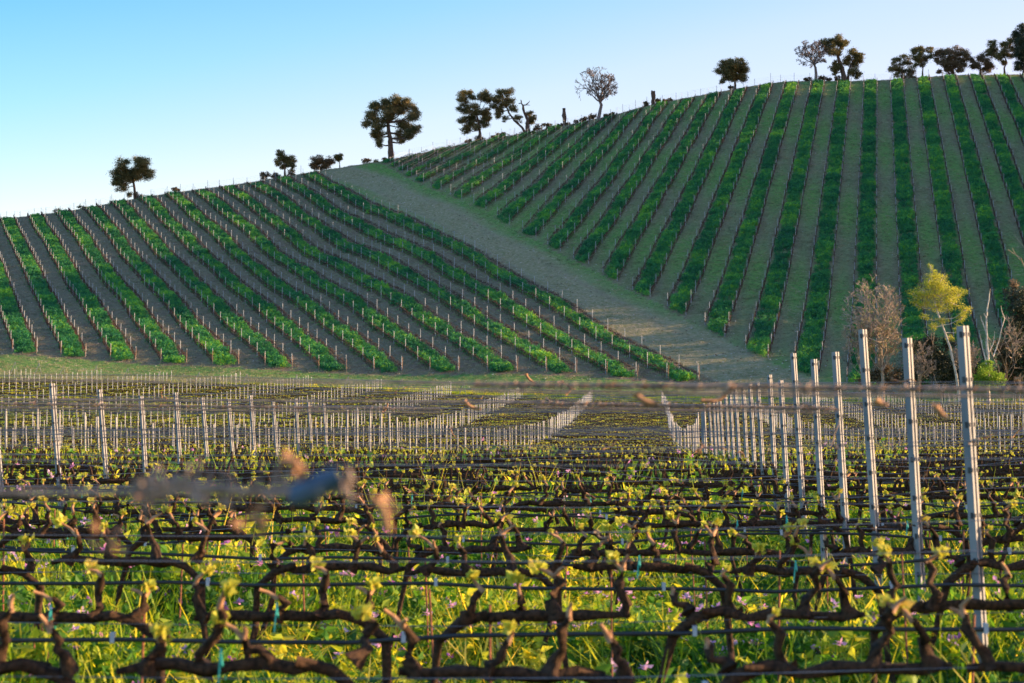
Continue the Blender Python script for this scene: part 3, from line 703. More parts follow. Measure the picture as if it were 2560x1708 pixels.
# dry tendrils and canes left on the wires
def tendril(L, rg):
    mb = MB(); pts = [Vector((0, 0, 0))]; a = rg.uniform(-1, 1)
    for i in range(7):
        a += rg.uniform(-.6, .6); pts.append(pts[-1] + Vector((math.cos(a) * L / 7, rg.gauss(0, .01), math.sin(a) * L / 7)))
    mb.tube(pts, [.005, .0045, .004, .0035, .003, .003, .0025, .002], 5, rg=rg)
    c = Vector((rg.uniform(-.02, .02), 0, 0)); mb.tube([c + Vector((.001 * i, .009 * math.sin(i * 1.3), .009 * math.cos(i * 1.3))) for i in range(14)], .002, 4, rg=rg)
    return mb
tl = [(1160, 1000, 7.3, 'orange dry cane stub hanging from the wires near the centre', .07, -1.1), (955, 1030, 13.3, 'short dry cane stub on the wire left of centre', .07, .4),
      (1590, 985, 4.2, 'curved tan cane stub hanging below the top wire right of centre', .05, -1.0), (1755, 1000, 6.4, 'thin dry cane leaning on the wire above the open aisle', .09, -.3),
      (1315, 935, 11.3, 'curled dry tendril hanging in front of the lower hill rows', .08, -1.3), (2340, 1010, 4.2, 'curled tan tendril between the two nearest right-hand posts', .04, -1.5),
      (2190, 1000, 4.2, 'small hooked dry tendril beside the third right-hand post', .025, -1.0), (1415, 985, 9.3, 'small tan cane fragment on the wire above the centre aisle', .05, .5)]
for n, (px_, py_, D, lab, L, an) in enumerate(tl):
    mb = MB(); p = [Vector((math.cos(an + i * .12) * L * i / 5, random.gauss(0, .003), math.sin(an + i * .12) * L * i / 5)) for i in range(6)]
    mb.tube(p, [.009, .008, .007, .007, .006, .004], 6, jit=.1); o = mb.build('dry_cane', M['cane'], smooth=True); o.location = pix(px_, py_, D); tag(o, lab, 'cane')
rg = random.Random(5); tn = 0
for ri in range(1, 9):
    D = near_rows[ri]; hw = .255 * D
    for q in range(4 if ri < 5 else 3):
        x = rg.uniform(-hw, hw) if ri > 3 else rg.uniform(0, hw); h, wn = rg.choice(HW[1:3] if D < 9 else HW[2:4] if D < 20 else HW[3:6]); tn += 1
        o = tendril(rg.uniform(.05, .14), rg).build('dry_tendril', M['cane'] if rg.random() < .6 else M['greycane'], smooth=True); o.location = (x, D, gz(x, D) + h)
        axp = CX + F * x / D
        tag(o, f'withered tendril curled on the {wn} of the {ordinal(ri + 1)} row, {"far left" if axp < 640 else "left of centre" if axp < 1280 else "right of centre" if axp < 1920 else "far right"}', 'tendril', 'withered tendrils left on the wires')
# dried tendril wrapped along the upper wires of the second and third row (right half)
for n, (xa, xb, yv, D, lab) in enumerate([(1180, 2620, 958, 4.0, 'wire wrapped in withered grey tendrils crossing the right-hand posts'), (1330, 2080, 1006, 6.4, 'second tendril-wrapped wire just below the first, over the open aisle'), (-40, 1100, 1008, 7.6, 'wire with sparse withered tendrils crossing the left-hand posts')]):
    if lab is None: continue
    mb = MB(); a, b = pix(xa, yv, D), pix(xb, yv + 14, D); N_ = 420 if xa > 0 else 230
    a0 = pix(-60, yv - 8, D); mb.tube([a0.lerp(a, i / 20) for i in range(20)] + [a.lerp(b, i / 20) for i in range(21)], .0030, 5); mb.tube([a.lerp(b, i / 20) + Vector((0, .03, -.016)) for i in range(21)], .003, 5)
    for i in range(N_):
        c = a.lerp(b, (math.floor(rg.random() * 16) + rg.random() ** 1.5) / 16); r = abs(rg.gauss(0, .0045)); st = rg.uniform(0, 6)
        mb.tube([c + Vector((.004 * q, r * math.sin(st + q), r * math.cos(st + q) - .004)) for q in range(rg.choice([4, 6, 8]))], .0015, 4, m=rg.choice([0, 0, 0, 1]))
    o = mb.build('wrapped_wire', [M['greycane'], M['cane']]); tag(o, lab, 'wire')
# the blurred nearest wire with its dry canes
D = 2.1; root = empty('nearest_wire', (0, 0, 0)); tag(root, 'blurred nearest wire at the left with withered canes and a dark blue clamp on it', 'wire')
mb = MB(); a, b = pix(-400, 1236, D), pix(860, 1226, D); mb.tube([a.lerp(b, i / 8) for i in range(9)], .004, 6); mb.build('strand', M['greycane'], root)
mb = MB(); mb.tube([pix(380, 1240, D), pix(470, 1215, D), pix(560, 1222, D), pix(640, 1235, D), pix(720, 1232, D), pix(760, 1222, D)], [.002, .004, .0065, .004, .007, .005], 8, jit=.5); mb.build('dead_cane', M['greycane'], root, smooth=True)
mb = MB()
for i in range(46):
    x = rg.choice([rg.uniform(330, 420), rg.uniform(430, 560), rg.uniform(560, 760), rg.uniform(700, 880)]); c = pix(x, 1228 + rg.gauss(0, 12), D)
    mb.tube([c + Vector((.005 * q, rg.gauss(0, .003), rg.uniform(-.008, .012) * q)) for q in range(4)], [.0045, .004, .003, .0015], 5)
mb.build('tendril', M['greycane'], root)
mb = MB(); mb.tube([pix(720, 1246, D), pix(745, 1238, D), pix(800, 1212, D), pix(848, 1192, D)], [.008, .0135, .0135, .010], 8); mb.build('clamp', solid('blue_clamp', (.03, .06, .11), (.05, .09, .15), 10, .6), root, smooth=True)
for n, (x, y, dx, dy, lab) in enumerate([(350, 1200, 20, 40, 'blurred tan withered leaf standing on the nearest wire, leftmost'), (700, 1150, 60, 30, 'blurred tan withered shoot curling above the dark blue clamp'), (620, 1290, 40, 40, 'blurred tan withered leaf hanging below the nearest wire'),
      (270, 1350, 10, 30, 'blurred tan leaf scrap low at the left edge area'), (970, 1330, -40, -90, 'blurred pale cane hanging right of the clamp'), (1180, 1280, 8, 20, 'faint blurred scrap of withered leaf near the centre')]):
    if n == 5: continue
    mb = MB(); a = pix(x, y, D); b = pix(x + dx, y + dy, D)
    for q in range(7):
        m = a.lerp(b, rg.random()) + Vector((rg.gauss(0, .006), rg.gauss(0, .006), rg.gauss(0, .006))); mb.leaf(m, .012, 0, rg=rg)
    mb.tube([a, a.lerp(b, .5) + Vector((.004, 0, .004)), b], [.005, .005, .003], 6)
    o = mb.build('withered_leaf', M['cane']); tag(o, lab, 'leaf')

# ------------------------------------------------------------------ braces at the end of the dip's rows
for n, (x, y, dr) in enumerate([(20, 935, 1), (80, 938, 1), (140, 946, 1), (223, 946, 1), (300, 956, 1), (380, 963, 1), (478, 966, 1), (597, 972, 1), (722, 972, 1), (851, 976, 1), (985, 982, 1), (1140, 992, 1), (1478, 1005, 1), (1700, 1015, 1), (2135, 1018, 1), (2355, 1022, 1)]):
    p = on_ground(x, y + 12, 200, 300); root = empty('row_brace', p); tag(root, f'slanting steel end brace at the foot of the hill, {ordinal(n + 1)} from the left edge', 'brace', 'slanting row-end braces along the hill foot')
    mb = MB(); mb.tube([(0, 0, -.1), (.95, 0, 2.2)], .04, 5); mb.build('strut', M['steel'], root)
    mb = MB(); mb.tube([(.93, 0, 2.15), (1.35, .1, -.1)], .022, 5); mb.build('stay', M['steel'], root)

# ------------------------------------------------------------------ trees
class Crop:
    def __init__(s, ox, oy, sc): s.o = (ox, oy, sc)
    def __call__(s, x, y): return s.o[0] + x / s.o[2], s.o[1] + y / s.o[2]
def blob_tree(name, label, cr, D, base, blobs, trunk, tr, mat, bark, group=None, leaf=.165, dens=1.0, cat='tree', sky=True, parts=('trunk', 'crown'), depth=.55, fluff=1.28):
    """blobs (x, y, r) and trunk points in crop pixels; base = pixel of the foot"""
    mpp = D / F
    bx, by = cr(*base); P0 = pix(bx, by, D); gzv = gz(P0.x, P0.y); P0.z = gzv
    shift = gzv - pix(bx, by, D).z
    root = empty(name, P0); tag(root, label, cat, group)
    def loc(x, y, dy=0): q = pix(*cr(x, y), D) - P0; q.z += shift; q.y += dy; return q
    mb = MB(); tp = [Vector((0, 0, -.4))] + [loc(x, y) for x, y in trunk]; n = len(tp)
    s = cr.o[2]; rr = [tr / s * mpp / 2 * (1.25 if i == 0 else 1 - .45 * i / max(1, n - 1)) for i in range(n)]
    # densify trunk
    pts = []; rad = []
    for i in range(n - 1):
        for q in range(3):
            t = q / 3; pts.append(tp[i].lerp(tp[i + 1], t) + Vector((random.gauss(0, .05), random.gauss(0, .05), 0)) * (rr[i] * 1.2)); rad.append((rr[i] * (1 - t) + rr[i + 1] * t) * random.uniform(.88, 1.15))
    pts.append(tp[-1]); rad.append(rr[-1]); mb.tube(pts, rad, 8, jit=.12)
    LV = []; cs = []
    for (x, y, r) in blobs: rw = r / s * mpp; cs.append((loc(x, y, random.uniform(-1, 1) * depth * rw * 1.6), rw))
    for c, rw in cs:
        st = min(pts[len(pts) // 3:], key=lambda q: (q - c).length + (0 if q.z < c.z + .3 else 4)); m = st.lerp(c, .5) + Vector((random.gauss(0, .2), random.gauss(0, .2), -.12 * (c - st).length))
        r0 = rr[-1] * random.uniform(.5, .8); mb.tube([st, st.lerp(m, .6), m, m.lerp(c, .6), c], [r0, r0 * .8, r0 * .65, r0 * .45, .03], 5, jit=.1)
        nc = max(6, int(15 * dens)); 
        for q in range(nc):
            d = Vector((random.gauss(0, 1), random.gauss(0, 1), random.gauss(0, 1))).normalized() * rw * random.uniform(.4, 1.1); e = c + d
            mb.tube([c.lerp(m, .2), c + d * .5, e], [.05, .04, .02], 3)
            k = int(1.15 * dens * max(26, 85 * rw * rw / (nc / 15) * .32 / (leaf / .27) ** 2)); Pn = rng.normal(size=(k, 3)) * rw * np.array([.24, .24, .15]) * fluff + np.array(e)
            LV.append(leaf_quads(Pn, leaf))
    mb.build(parts[0], bark, root, smooth=True); quads(parts[1], np.concatenate(LV), mat, root)
    return root
def bare_tree(name, label, cr, D, base, trunk, tr, center, rad, bark, levels=6, cat='tree', group=None, leafm=None, seed=1, twig=.028, nb=3, lsize=.2, lp=.5, Lf=.62, NL=14):
    rg = random.Random(seed); mpp = D / F; s = cr.o[2]
    bx, by = cr(*base); P0 = pix(bx, by, D); shift = gz(P0.x, P0.y) - P0.z; P0.z += shift; root = empty(name, P0); tag(root, label, cat, group)
    def loc(x, y): q = pix(*cr(x, y), D) - P0; q.z += shift; return q
    tp = [Vector((0, 0, -.3))] + [loc(*q) for q in trunk]; r0 = tr / s * mpp / 2
    mb = MB(); mb.tube(tp, [r0 * (1.3 - .5 * i / (len(tp) - 1)) for i in range(len(tp))], 8, jit=.08)
    C = loc(*center); RX, RZ = rad[0] / s * mpp, rad[1] / s * mpp; tw = MB(); LP = []
    def inside(p): return ((p.x - C.x) / RX) ** 2 + ((p.y - C.y) / RX) ** 2 + ((p.z - C.z) / RZ) ** 2
    def grow(p, d, L, r, lv):
        n = 3; q = p; P = [p]
        for i in range(n):
            d = (d + Vector((rg.gauss(0, .17), rg.gauss(0, .17), rg.gauss(.03, .13)))).normalized(); q = q + d * L / n; P.append(q)
            if inside(q) > 1.12: break
        rr = [max(twig * .6, r * (1 - .4 * i / 3)) for i in range(len(P))]
        (mb if lv < 2 else tw).tube(P, rr, 6 if lv < 2 else 3)
        if leafm is not None and lv >= levels - 2 and rg.random() < lp: LP.append(tuple(P[-1])); LP.append(tuple(P[len(P) // 2]))
        if lv >= levels or inside(q) > 1.12: return
        for b in range(nb if lv > 0 else nb + 2):
            a = d.cross(Vector((rg.gauss(0, 1), rg.gauss(0, 1), rg.gauss(0, 1)))).normalized(); ang = rg.uniform(.3, .85)
            pp = P[rg.choice([len(P) - 1, len(P) - 1, max(1, len(P) - 2)])]
            grow(pp, (d * math.cos(ang) + a * math.sin(ang)).normalized(), L * rg.uniform(.5, .74), max(twig, r * .58), lv + 1)
    for i in range(NL):
        ga = i * 2.4 + rg.uniform(-.3, .3); u = 1 - 1.6 * (i + .5) / NL; q = math.sqrt(max(0, 1 - u * u))
        T = C + Vector((RX * q * math.cos(ga), RX * q * math.sin(ga), RZ * u)) * .8; p = tp[-1].lerp(tp[-2], rg.uniform(0, .6)) if i > 3 else tp[-1]
        grow(p, ((T - p).normalized() + Vector((0, 0, .12))).normalized(), (T - p).length * rg.uniform(.45, .62), r0 * rg.uniform(.4, .65), 1)
    mb.build('trunk', bark, root, smooth=True); tw.build('twigs', bark, root)
    if LP: P = np.array(LP); P = np.repeat(P, 3, 0) + rng.normal(0, .12, (len(P) * 3, 3)); quads('crown', leaf_quads(P, lsize), leafm, root)
    return root
C1, C2, C3, C4, C5 = Crop(0, 380, 2.703), Crop(600, 150, 3.136), Crop(1100, 100, 2.851), Crop(1860, 60, 3.136), Crop(1960, 560, 3.136)
DT = 501; OK_ = 'oaks along the hill crest'
blob_tree('oak_tree', 'wind-blown oak alone on the far left of the crest, split crown leaning left', C1, DT, (912, 318), [(835, 95, 46), (800, 165, 48), (820, 235, 42), (900, 150, 60), (985, 85, 48), (1005, 150, 42), (930, 75, 42), (950, 150, 50), (860, 180, 46), (790, 205, 30), (870, 285, 18)], [(912, 280), (902, 205), (895, 150)], 20, M['oak'], M['trunk'], OK_)
blob_tree('oak_tree', 'small oak with a lopsided two-tier crown, second tree from the left on the crest', C2, DT, (355, 905), [(315, 728, 30), (350, 790, 45), (400, 775, 38), (300, 800, 26), (405, 825, 32), (340, 830, 26), (330, 755, 30)], [(352, 870), (348, 830), (345, 790)], 15, M['oak'], M['trunk'], OK_)
blob_tree('oak_tree', 'low spreading brownish oak between the small two-tier oak and the slim tree', C2, DT, (640, 885), [(590, 815, 36), (625, 800, 32), (660, 830, 40), (700, 808, 32), (725, 815, 18), (610, 855, 34), (680, 850, 28), (580, 850, 26)], [(640, 870), (645, 840)], 14, M['bush'], M['trunk'], OK_)
blob_tree('slim_tree', 'slim little tree with two thin stems and a round tuft left of the track', C2, DT, (783, 856), [(755, 765, 18), (785, 760, 20), (770, 785, 24), (790, 785, 14)], [(780, 820), (772, 790)], 9, M['oak'], M['trunk'], OK_)
blob_tree('oak_tree', 'big round oak with a knotted thick trunk at the top of the track', C2, DT, (1180, 790), [(1225, 325, 42), (1150, 355, 50), (1070, 375, 45), (1310, 365, 50), (1220, 400, 62), (1035, 450, 52), (995, 520, 34), (1085, 520, 52), (1350, 445, 50), (1375, 555, 38), (1290, 510, 60), (1090, 600, 46), (1095, 665, 28), (1255, 605, 42), (1335, 600, 40), (1160, 430, 52), (1270, 650, 20), (1045, 590, 30), (1375, 400, 26)], [(1180, 700), (1178, 625), (1165, 560), (1160, 500)], 44, M['oak'], M['trunk'], OK_, dens=1.2)
blob_tree('oak_tree', 'tall oak with a hole in its squarish crown, left of the leaning oak', C3, DT, (288, 735), [(160, 430, 42), (225, 415, 34), (300, 415, 40), (340, 440, 34), (175, 500, 42), (165, 585, 30), (250, 520, 42), (325, 530, 38), (220, 590, 44), (315, 595, 38), (185, 655, 34), (255, 640, 26), (345, 580, 24)], [(285, 680), (275, 610), (262, 550)], 24, M['oak'], M['trunk'], OK_, dens=1.1)
blob_tree('oak_tree', 'leaning oak with a bent trunk beside the dead forked tree', C3, DT, (612, 690), [(425, 405, 32), (490, 405, 32), (405, 455, 34), (475, 460, 44), (515, 520, 30), (425, 530, 34), (385, 500, 26), (465, 590, 20), (560, 590, 26), (410, 570, 20)], [(585, 650), (530, 600), (490, 545), (470, 490)], 20, M['oak'], M['trunk'], OK_)
blob_tree('young_oak', 'small leafy oak growing behind the dead forked tree', C3, DT + 1, (640, 690), [(640, 560, 24), (665, 590, 24), (635, 605, 26), (655, 625, 18)], [(640, 650), (642, 600)], 8, M['oak'], M['trunk'], OK_)
def dead(name, label, cr, D, base, limbs, cat='tree', mat='trunk'):
    bx, by = cr(*base); P0 = pix(bx, by, D); shift = gz(P0.x, P0.y) - P0.z; P0.z += shift; root = empty(name, P0); tag(root, label, cat)
    for i, (pts, w0, w1) in enumerate(limbs):
        P = [pix(*cr(*q), D) - P0 + Vector((0, 0, shift)) for q in pts]; s = cr.o[2]
        if i == 0: P = [Vector((0, 0, -.4))] + P
        Q = []
        for a, b in zip(P[:-1], P[1:]): Q += [a, a.lerp(b, .5) + Vector((random.gauss(0, .08), random.gauss(0, .08), 0))]
        Q.append(P[-1]); n = len(Q); mb = MB(); mb.tube(Q, [(w0 + (w1 - w0) * q / (n - 1)) / s * D / F / 2 * random.uniform(.85, 1.2) for q in range(n)], 7, jit=.15)
        mb.build('trunk' if i == 0 else 'branch', M[mat], root, smooth=True)
    return root
dead('dead_tree', 'dead forked tree trunk with bare antler-like branches beside the leaning oak', C3, DT, (622, 690), [([(625, 600), (600, 545), (592, 495)], 26, 14), ([(592, 495), (578, 480), (560, 482)], 11, 5), ([(592, 495), (580, 470), (575, 455)], 10, 5), ([(592, 495), (615, 492), (640, 494)], 10, 4), ([(612, 493), (628, 478), (638, 462)], 8, 4)])
dead('tree_stump', 'tall jagged dead stump between the dead forked tree and the round bare tree', C3, DT, (890, 612), [([(888, 560), (885, 520), (884, 488)], 30, 22), ([(880, 520), (876, 487)], 10, 6)], 'stump')
dead('tree_stump', 'short thick stump with a knobbly top right of the round bare tree', C3, DT, (1523, 470), [([(1522, 430), (1520, 405), (1518, 380)], 28, 34), ([(1520, 390), (1508, 372)], 12, 8), ([(1520, 390), (1530, 374)], 12, 8)], 'stump')
bare_tree('bare_tree', 'leafless tree with a round crown of fine twigs in the middle of the crest', C3, DT, (1128, 575), [(1140, 520), (1150, 475), (1135, 440)], 22, (1122, 345), (155, 135), M['twig'], 6, seed=4, twig=.052)
blob_tree('oak_tree', 'compact round oak alone on the crest between the thick stump and the bare pair tree', C3, DT, (2105, 378), [(2040, 215, 40), (2085, 190, 38), (2140, 200, 42), (2165, 245, 36), (2010, 250, 38), (2060, 270, 44), (2110, 250, 50), (2150, 295, 36), (2025, 310, 30), (2080, 225, 44), (2090, 300, 32)], [(2103, 330), (2100, 290)], 18, M['oak'], M['trunk'], OK_, dens=1.1)
bare_tree('bare_tree', 'leafless twiggy tree touching the tall twisted oak on the right of the crest', C4, DT, (562, 455), [(565, 400), (560, 350), (548, 320)], 20, (530, 245), (135, 115), M['twig'], 6, seed=9, twig=.052)
blob_tree('oak_tree', 'tall twisted oak with an umbrella-like tilted top right of the leafless twiggy tree', C4, DT, (790, 445), [(630, 150, 34), (690, 150, 40), (755, 120, 42), (800, 138, 26), (690, 200, 44), (735, 225, 26), (720, 300, 22), (715, 345, 36), (745, 330, 26), (650, 190, 28), (765, 165, 28), (710, 380, 20)], [(780, 390), (760, 320), (740, 260), (725, 210)], 40, M['oak'], M['trunk'], OK_, dens=1.1)
blob_tree('oak_tree', 'shorter forked oak pressed against the right side of the tall twisted oak', C4, DT + 1, (812, 440), [(855, 215, 36), (905, 240, 34), (815, 262, 36), (870, 290, 42), (910, 275, 26), (845, 365, 36), (890, 385, 32), (800, 300, 24), (880, 250, 30)], [(815, 380), (830, 330), (850, 280)], 18, M['oak'], M['trunk'], OK_)
blob_tree('oak_tree', 'feathery low oak, leftmost of the grove at the right end of the crest', C4, DT + 2, (1235, 430), [(1195, 285, 34), (1260, 270, 38), (1180, 350, 38), (1235, 340, 44), (1310, 350, 34), (1205, 400, 26), (1275, 400, 28), (1150, 340, 16), (1300, 300, 20)], [(1238, 390), (1240, 340)], 14, M['oak'], M['trunk'], OK_, dens=.8)
blob_tree('oak_tree', 'open-crowned oak with sky gaps, second of the grove at the right end', C4, DT, (1400, 425), [(1350, 210, 34), (1400, 205, 30), (1455, 220, 30), (1335, 260, 28), (1375, 290, 38), (1435, 280, 34), (1400, 330, 22), (1340, 330, 22), (1460, 265, 20), (1380, 250, 26)], [(1400, 380), (1405, 340), (1395, 300)], 14, M['oak'], M['trunk'], OK_, dens=.9)
blob_tree('oak_tree', 'broad low brown-green oak in the middle of the right-hand grove', C4, DT + 1, (1640, 415), [(1535, 250, 38), (1600, 250, 44), (1680, 225, 40), (1735, 260, 40), (1640, 300, 55), (1560, 320, 44), (1725, 315, 42), (1600, 365, 36), (1685, 365, 30), (1530, 390, 20), (1510, 290, 20)], [(1640, 380), (1640, 330)], 22, M['bush'], M['trunk'], OK_, dens=1.0)
blob_tree('oak_tree', 'low dense oak filling the gap left of the leaning edge oak', C4, DT + 2, (1850, 420), [(1790, 300, 26), (1850, 285, 36), (1890, 320, 40), (1820, 345, 34), (1925, 365, 34), (1880, 380, 30), (1790, 350, 24)], [(1850, 380), (1855, 340)], 14, M['bush'], M['trunk'], OK_)
blob_tree('oak_tree', 'leaning open oak near the right edge of the crest', C4, DT, (2045, 425), [(1950, 180, 32), (1955, 235, 44), (2050, 185, 36), (2035, 245, 36), (1990, 285, 34), (2095, 160, 30), (2085, 265, 32), (2040, 325, 24), (1910, 250, 28), (2100, 220, 26)], [(2040, 370), (2060, 320), (2035, 270)], 16, M['oak'], M['trunk'], OK_)
blob_tree('oak_tree', 'large dark oak cut by the right edge of the picture', C4, DT - 2, (2200, 470), [(2185, 110, 40), (2150, 195, 52), (2200, 230, 60), (2155, 310, 52), (2210, 340, 55), (2175, 400, 46), (2250, 180, 60), (2260, 300, 60), (2130, 150, 24)], [(2200, 420), (2205, 340), (2200, 260)], 34, M['dark'], M['trunk'], OK_, dens=1.2)
# bushes along the crest
BU = [(C1, 395, 400, 36, 'twig'), (C1, 545, 375, 24, 'twig'), (C1, 1190, 262, 30, 'leaf'), (C1, 940, 300, 30, 'leaf'), (C2, 195, 915, 48, 'leaf'), (C2, 290, 900, 42, 'leaf'), (C2, 400, 895, 36, 'leaf'), (C2, 990, 808, 34, 'leaf'), (C2, 1065, 790, 22, 'twig'), (C2, 1140, 785, 20, 'leaf'),
      (C3, 200, 735, 30, 'leaf'), (C3, 280, 728, 34, 'leaf'), (C3, 440, 690, 34, 'leaf'), (C3, 380, 705, 22, 'leaf'), (C3, 700, 640, 38, 'leaf'), (C3, 765, 620, 34, 'leaf'), (C3, 858, 600, 18, 'leaf'), (C3, 905, 602, 18, 'leaf'), (C3, 968, 585, 16, 'leaf'), (C3, 1035, 545, 32, 'leaf'), (C3, 1090, 535, 36, 'leaf'), (C3, 1180, 530, 20, 'leaf'),
      (C3, 1225, 525, 20, 'leaf'), (C3, 1472, 460, 28, 'leaf'), (C3, 1550, 455, 24, 'leaf'), (C3, 1605, 445, 16, 'leaf'), (C3, 1642, 430, 22, 'leaf'), (C3, 2075, 372, 22, 'leaf'), (C4, 500, 462, 30, 'leaf'), (C4, 610, 445, 34, 'leaf'), (C4, 660, 440, 28, 'leaf'), (C4, 740, 435, 36, 'leaf'), (C4, 1320, 410, 30, 'leaf')]
for n, (cr, x, y, r, kd) in enumerate(BU):
    lab = f'low scrubby bush on the hill crest, {ordinal(n + 1)} bush from the left'
    bl = [(x + random.uniform(-.7, .7) * r, y - r * random.uniform(.2, .9), r * random.uniform(.35, .55)) for _ in range(5 if kd == 'leaf' else 4)]
    blob_tree('crest_bush', lab, cr, DT + random.uniform(-1, 2), (x, y), bl, [(x, y - r * .3)], 5, M['bush'] if kd == 'leaf' else M['lowgrass'], M['trunk'], 'scrubby bushes on the crest', leaf=.2, dens=.5 if kd == 'leaf' else .22, cat='bush', parts=('stems', 'foliage'))

# crest fence
def crest_y(px_): return np.interp(px_, skx, skyv)
froot = empty('wire_fence', pix(1280, crest_y(1280), 503)); tag(froot, 'wire mesh fence on thin posts running along the hill crest', 'fence')
fm = MB(); prev = None; B0 = froot.location
for i, px_ in enumerate(np.arange(-20, 2330, 33.5)):
    if 770 < px_ < 960: prev = None; continue
    D = 498.5 if px_ < 900 else 502; p = pix(px_ + random.uniform(-5, 5), crest_y(px_), D); p.z = gz(p.x, p.y); h = 1.9 + random.gauss(0, .25)
    m = MB(); m.tube([(0, 0, -.3), (random.gauss(0, .06), 0, h)], .045, 5); o = m.build('fence_post', M['twig'], froot); o.location = p - B0
    if prev is not None:
        for hh in (.4, .8, 1.2, 1.6):
            a, b = prev - B0 + Vector((0, 0, hh)), p - B0 + Vector((0, 0, hh)); fm.tube([a, b], .009, 3)
    prev = p
fm.build('fence_wire', M['wire'], froot)

# ------------------------------------------------------------------ copse at the right, at the foot of the hill
DC = 246
bare_tree('budding_tree', 'wide multi-stemmed leafless tree with tiny yellow buds at the left of the copse', C5, DC, (775, 1400), [(775, 1180), (765, 1100)], 22, (715, 760), (255, 380), M['paletwig'], 7, seed=3, leafm=M['yleaf'], twig=.032, nb=3, lsize=.06, lp=.05)
bare_tree('budding_tree', 'thinner bare shrub-like tree leaning left beside the wide leafless tree', C5, DC - 1, (640, 1400), [(620, 1200), (600, 1120)], 12, (570, 880), (130, 300), M['paletwig'], 6, seed=13, leafm=M['yleaf'], twig=.032, nb=3, lsize=.06, lp=.06)
blob_tree('poplar_tree', 'slender pale-trunked tree with glowing yellow spring leaves in the copse', C5, DC, (1385, 1400), [(1150, 290, 20), (1165, 335, 26), (1170, 380, 50), (1120, 420, 46), (1220, 420, 46), (1170, 460, 60), (1080, 480, 50), (1260, 470, 50), (1030, 530, 44), (1120, 540, 56), (1220, 540, 60), (1320, 500, 46), (1380, 520, 46), (1100, 610, 36), (1190, 620, 46), (1330, 590, 50), (1400, 700, 40), (1280, 640, 36), (1110, 700, 30), (1160, 770, 34), (1380, 790, 34), (1420, 640, 34), (1040, 600, 30), (1240, 720, 34), (1300, 850, 30)], [(1350, 1150), (1300, 930), (1240, 760), (1190, 620), (1165, 480)], 20, M['yleaf'], M['birch'], leaf=.09, dens=.26, fluff=2.0)
dead('dead_tree', 'bare white dead tree with broken limbs behind the nearest right-hand post', C5, DC, (1610, 1400), [([(1600, 1000), (1590, 900), (1585, 780), (1590, 650)], 24, 14), ([(1590, 680), (1605, 560), (1618, 470)], 14, 5), ([(1590, 830), (1560, 740), (1540, 680)], 12, 8), ([(1590, 720), (1565, 660)], 12, 10), ([(1585, 1080), (1560, 950), (1535, 820)], 12, 6), ([(1640, 1000), (1690, 860), (1730, 700), (1700, 600)], 9, 4), ([(1600, 980), (1640, 900), (1650, 800)], 9, 5)], mat='birch')
blob_tree('green_bush', 'bright green fresh-leaved bush low behind the nearest right-hand post', C5, DC - 2, (1600, 1400), [(1530, 1130, 50), (1590, 1110, 55), (1650, 1140, 55), (1560, 1200, 50), (1640, 1200, 50), (1700, 1190, 30), (1600, 1050, 30)], [(1600, 1200)], 8, M['gleaf'], M['trunk'], leaf=.11, dens=.5, fluff=1.5, cat='bush', parts=('stems', 'foliage'))
for n, (x, cx_, cy_, rx_, ry_, lab) in enumerate([(1060, 1060, 1080, 130, 180, 'twiggy leafless shrub left of the leaning pale trunk'), (1230, 1200, 1010, 150, 200, 'twiggy leafless shrub under the glowing yellow tree'), (1450, 1450, 1040, 130, 200, 'twiggy leafless shrub between the pale trunk and the nearest post'),
                              (1720, 1740, 960, 150, 260, 'grey twiggy shrub right of the white dead tree'), (1850, 1830, 720, 120, 260, 'grey twiggy sapling in front of the dark thicket at the right edge')]):
    bare_tree('bare_shrub', lab, C5, DC + 1 + n * .4, (x, 1400), [(x, 1330), (x, 1290)], 9, (cx_, cy_), (rx_, ry_), M['paletwig'], 6, seed=40 + n, twig=.03, cat='shrub', group='twiggy shrubs of the copse')
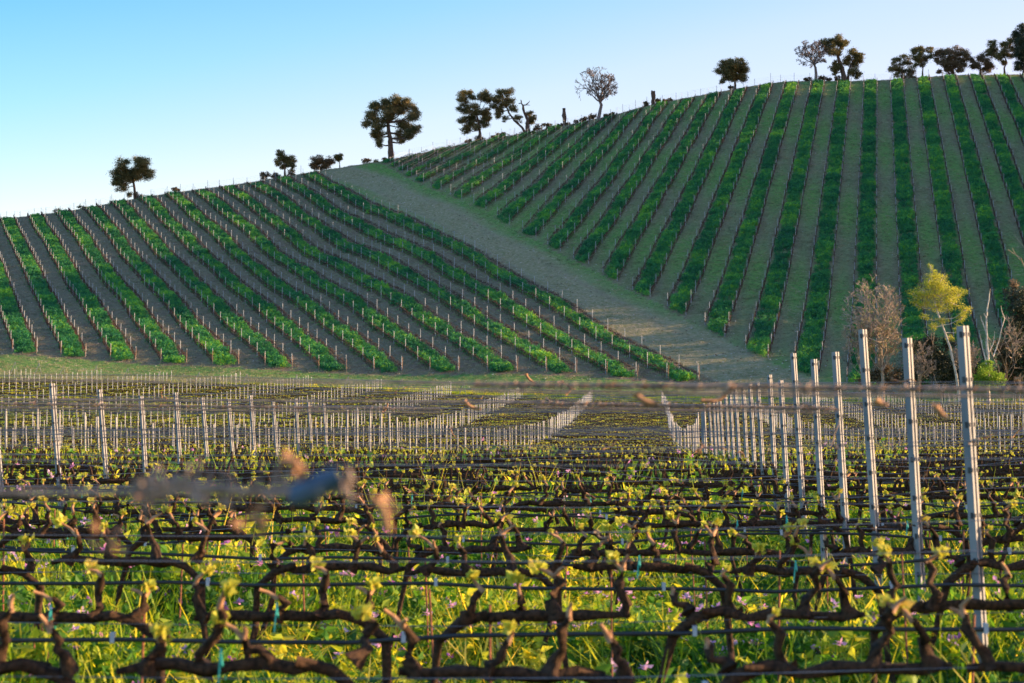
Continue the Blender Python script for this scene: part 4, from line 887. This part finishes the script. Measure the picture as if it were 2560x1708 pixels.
for n, (x, y, blobs, lab, mt) in enumerate([
    (1080, 1400, [(1000, 960, 60), (1080, 930, 60), (1040, 1050, 80), (1130, 1080, 80), (1060, 1170, 90), (980, 1180, 70)], 'dark evergreen shrub between the leafless tree and the yellow tree', 'dark'),
    (1250, 1400, [(1200, 1000, 80), (1290, 1060, 80), (1200, 1140, 90), (1320, 1180, 80), (1150, 900, 50), (1280, 930, 50)], 'dark tangled shrub under the leaning pale trunk', 'dark'),
    (1420, 1400, [(1430, 1000, 60), (1450, 1100, 80), (1400, 1200, 80), (1500, 1180, 60)], 'dark shrub right behind the nearest right-hand post', 'dark'),
    (1820, 1400, [(1800, 560, 60), (1860, 600, 80), (1820, 700, 90), (1880, 780, 90), (1850, 900, 100), (1780, 1010, 90), (1870, 1060, 100), (1800, 1180, 90), (1890, 1200, 90), (1930, 700, 90)], 'tall dark evergreen thicket at the right edge', 'dark'),
    (1700, 1400, [(1700, 960, 60), (1740, 1060, 70), (1690, 1200, 70), (1760, 1200, 70), (1800, 480, 30)], 'dark shrub between the green bush and the edge thicket', 'bush'),
    (860, 1400, [(800, 1180, 70), (880, 1210, 70), (700, 1210, 60), (620, 1240, 40)], 'low dark scrub at the base of the wide leafless tree', 'bush')]):
    blob_tree('dark_shrub', lab, C5, DC + 4 + n * .7, (x, y), blobs, [(x, y - 60)], 10, M[mt], M['trunk'], 'dark shrubs of the copse', leaf=.15, dens=.6, fluff=1.7, cat='shrub', parts=('stems', 'foliage'))
bare_tree('bare_shrub', 'grey leafless branches reaching in at the right edge above the thicket', C5, DC + 2, (1960, 1400), [(1950, 900), (1930, 500)], 16, (1900, 180), (110, 220), M['paletwig'], 6, seed=21, twig=.035)
# wood on the flank of the valley, right of the frame: it shades the right slope
def wood_tree(i):
    mb = MB(); mb.tube([(0, 0, -1), (.2, 0, 4), (0, .2, 9)], [.45, .35, .12], 6)
    for _ in range(420):
        a = random.uniform(0, 6.28); z = random.uniform(2.5, 13); r = 4.2 * math.sqrt(max(0.02, 1 - ((z - 7.5) / 6) ** 2)) * random.uniform(.4, 1.05)
        mb.leaf((math.cos(a) * r, math.sin(a) * r, z), random.uniform(.5, 1.0), 1, up=.2)
    return mb.build('wood_tree', [M['trunk'], M['dark']], link=False)
g_wood = protos('wood_protos', [wood_tree(i) for i in range(3)])
P = []
for _ in range(3200):
    y = rng.uniform(262, 481); x = rng.uniform(.30 * y + 32, .30 * y + 100)
    if all((x - q[0]) ** 2 + (y - q[1]) ** 2 > 26 for q in P): P.append((x, y))
P = np.array(P); n = len(P)
scatter('side_wood', np.stack([P[:, 0], P[:, 1], ground(P[:, 0], P[:, 1])], 1), rnd_rot(n, .04), uni(rng.uniform(.95, 1.4, n)), g_wood, 'evergreen wood on the flank of the hill beyond the right edge', 'wood')
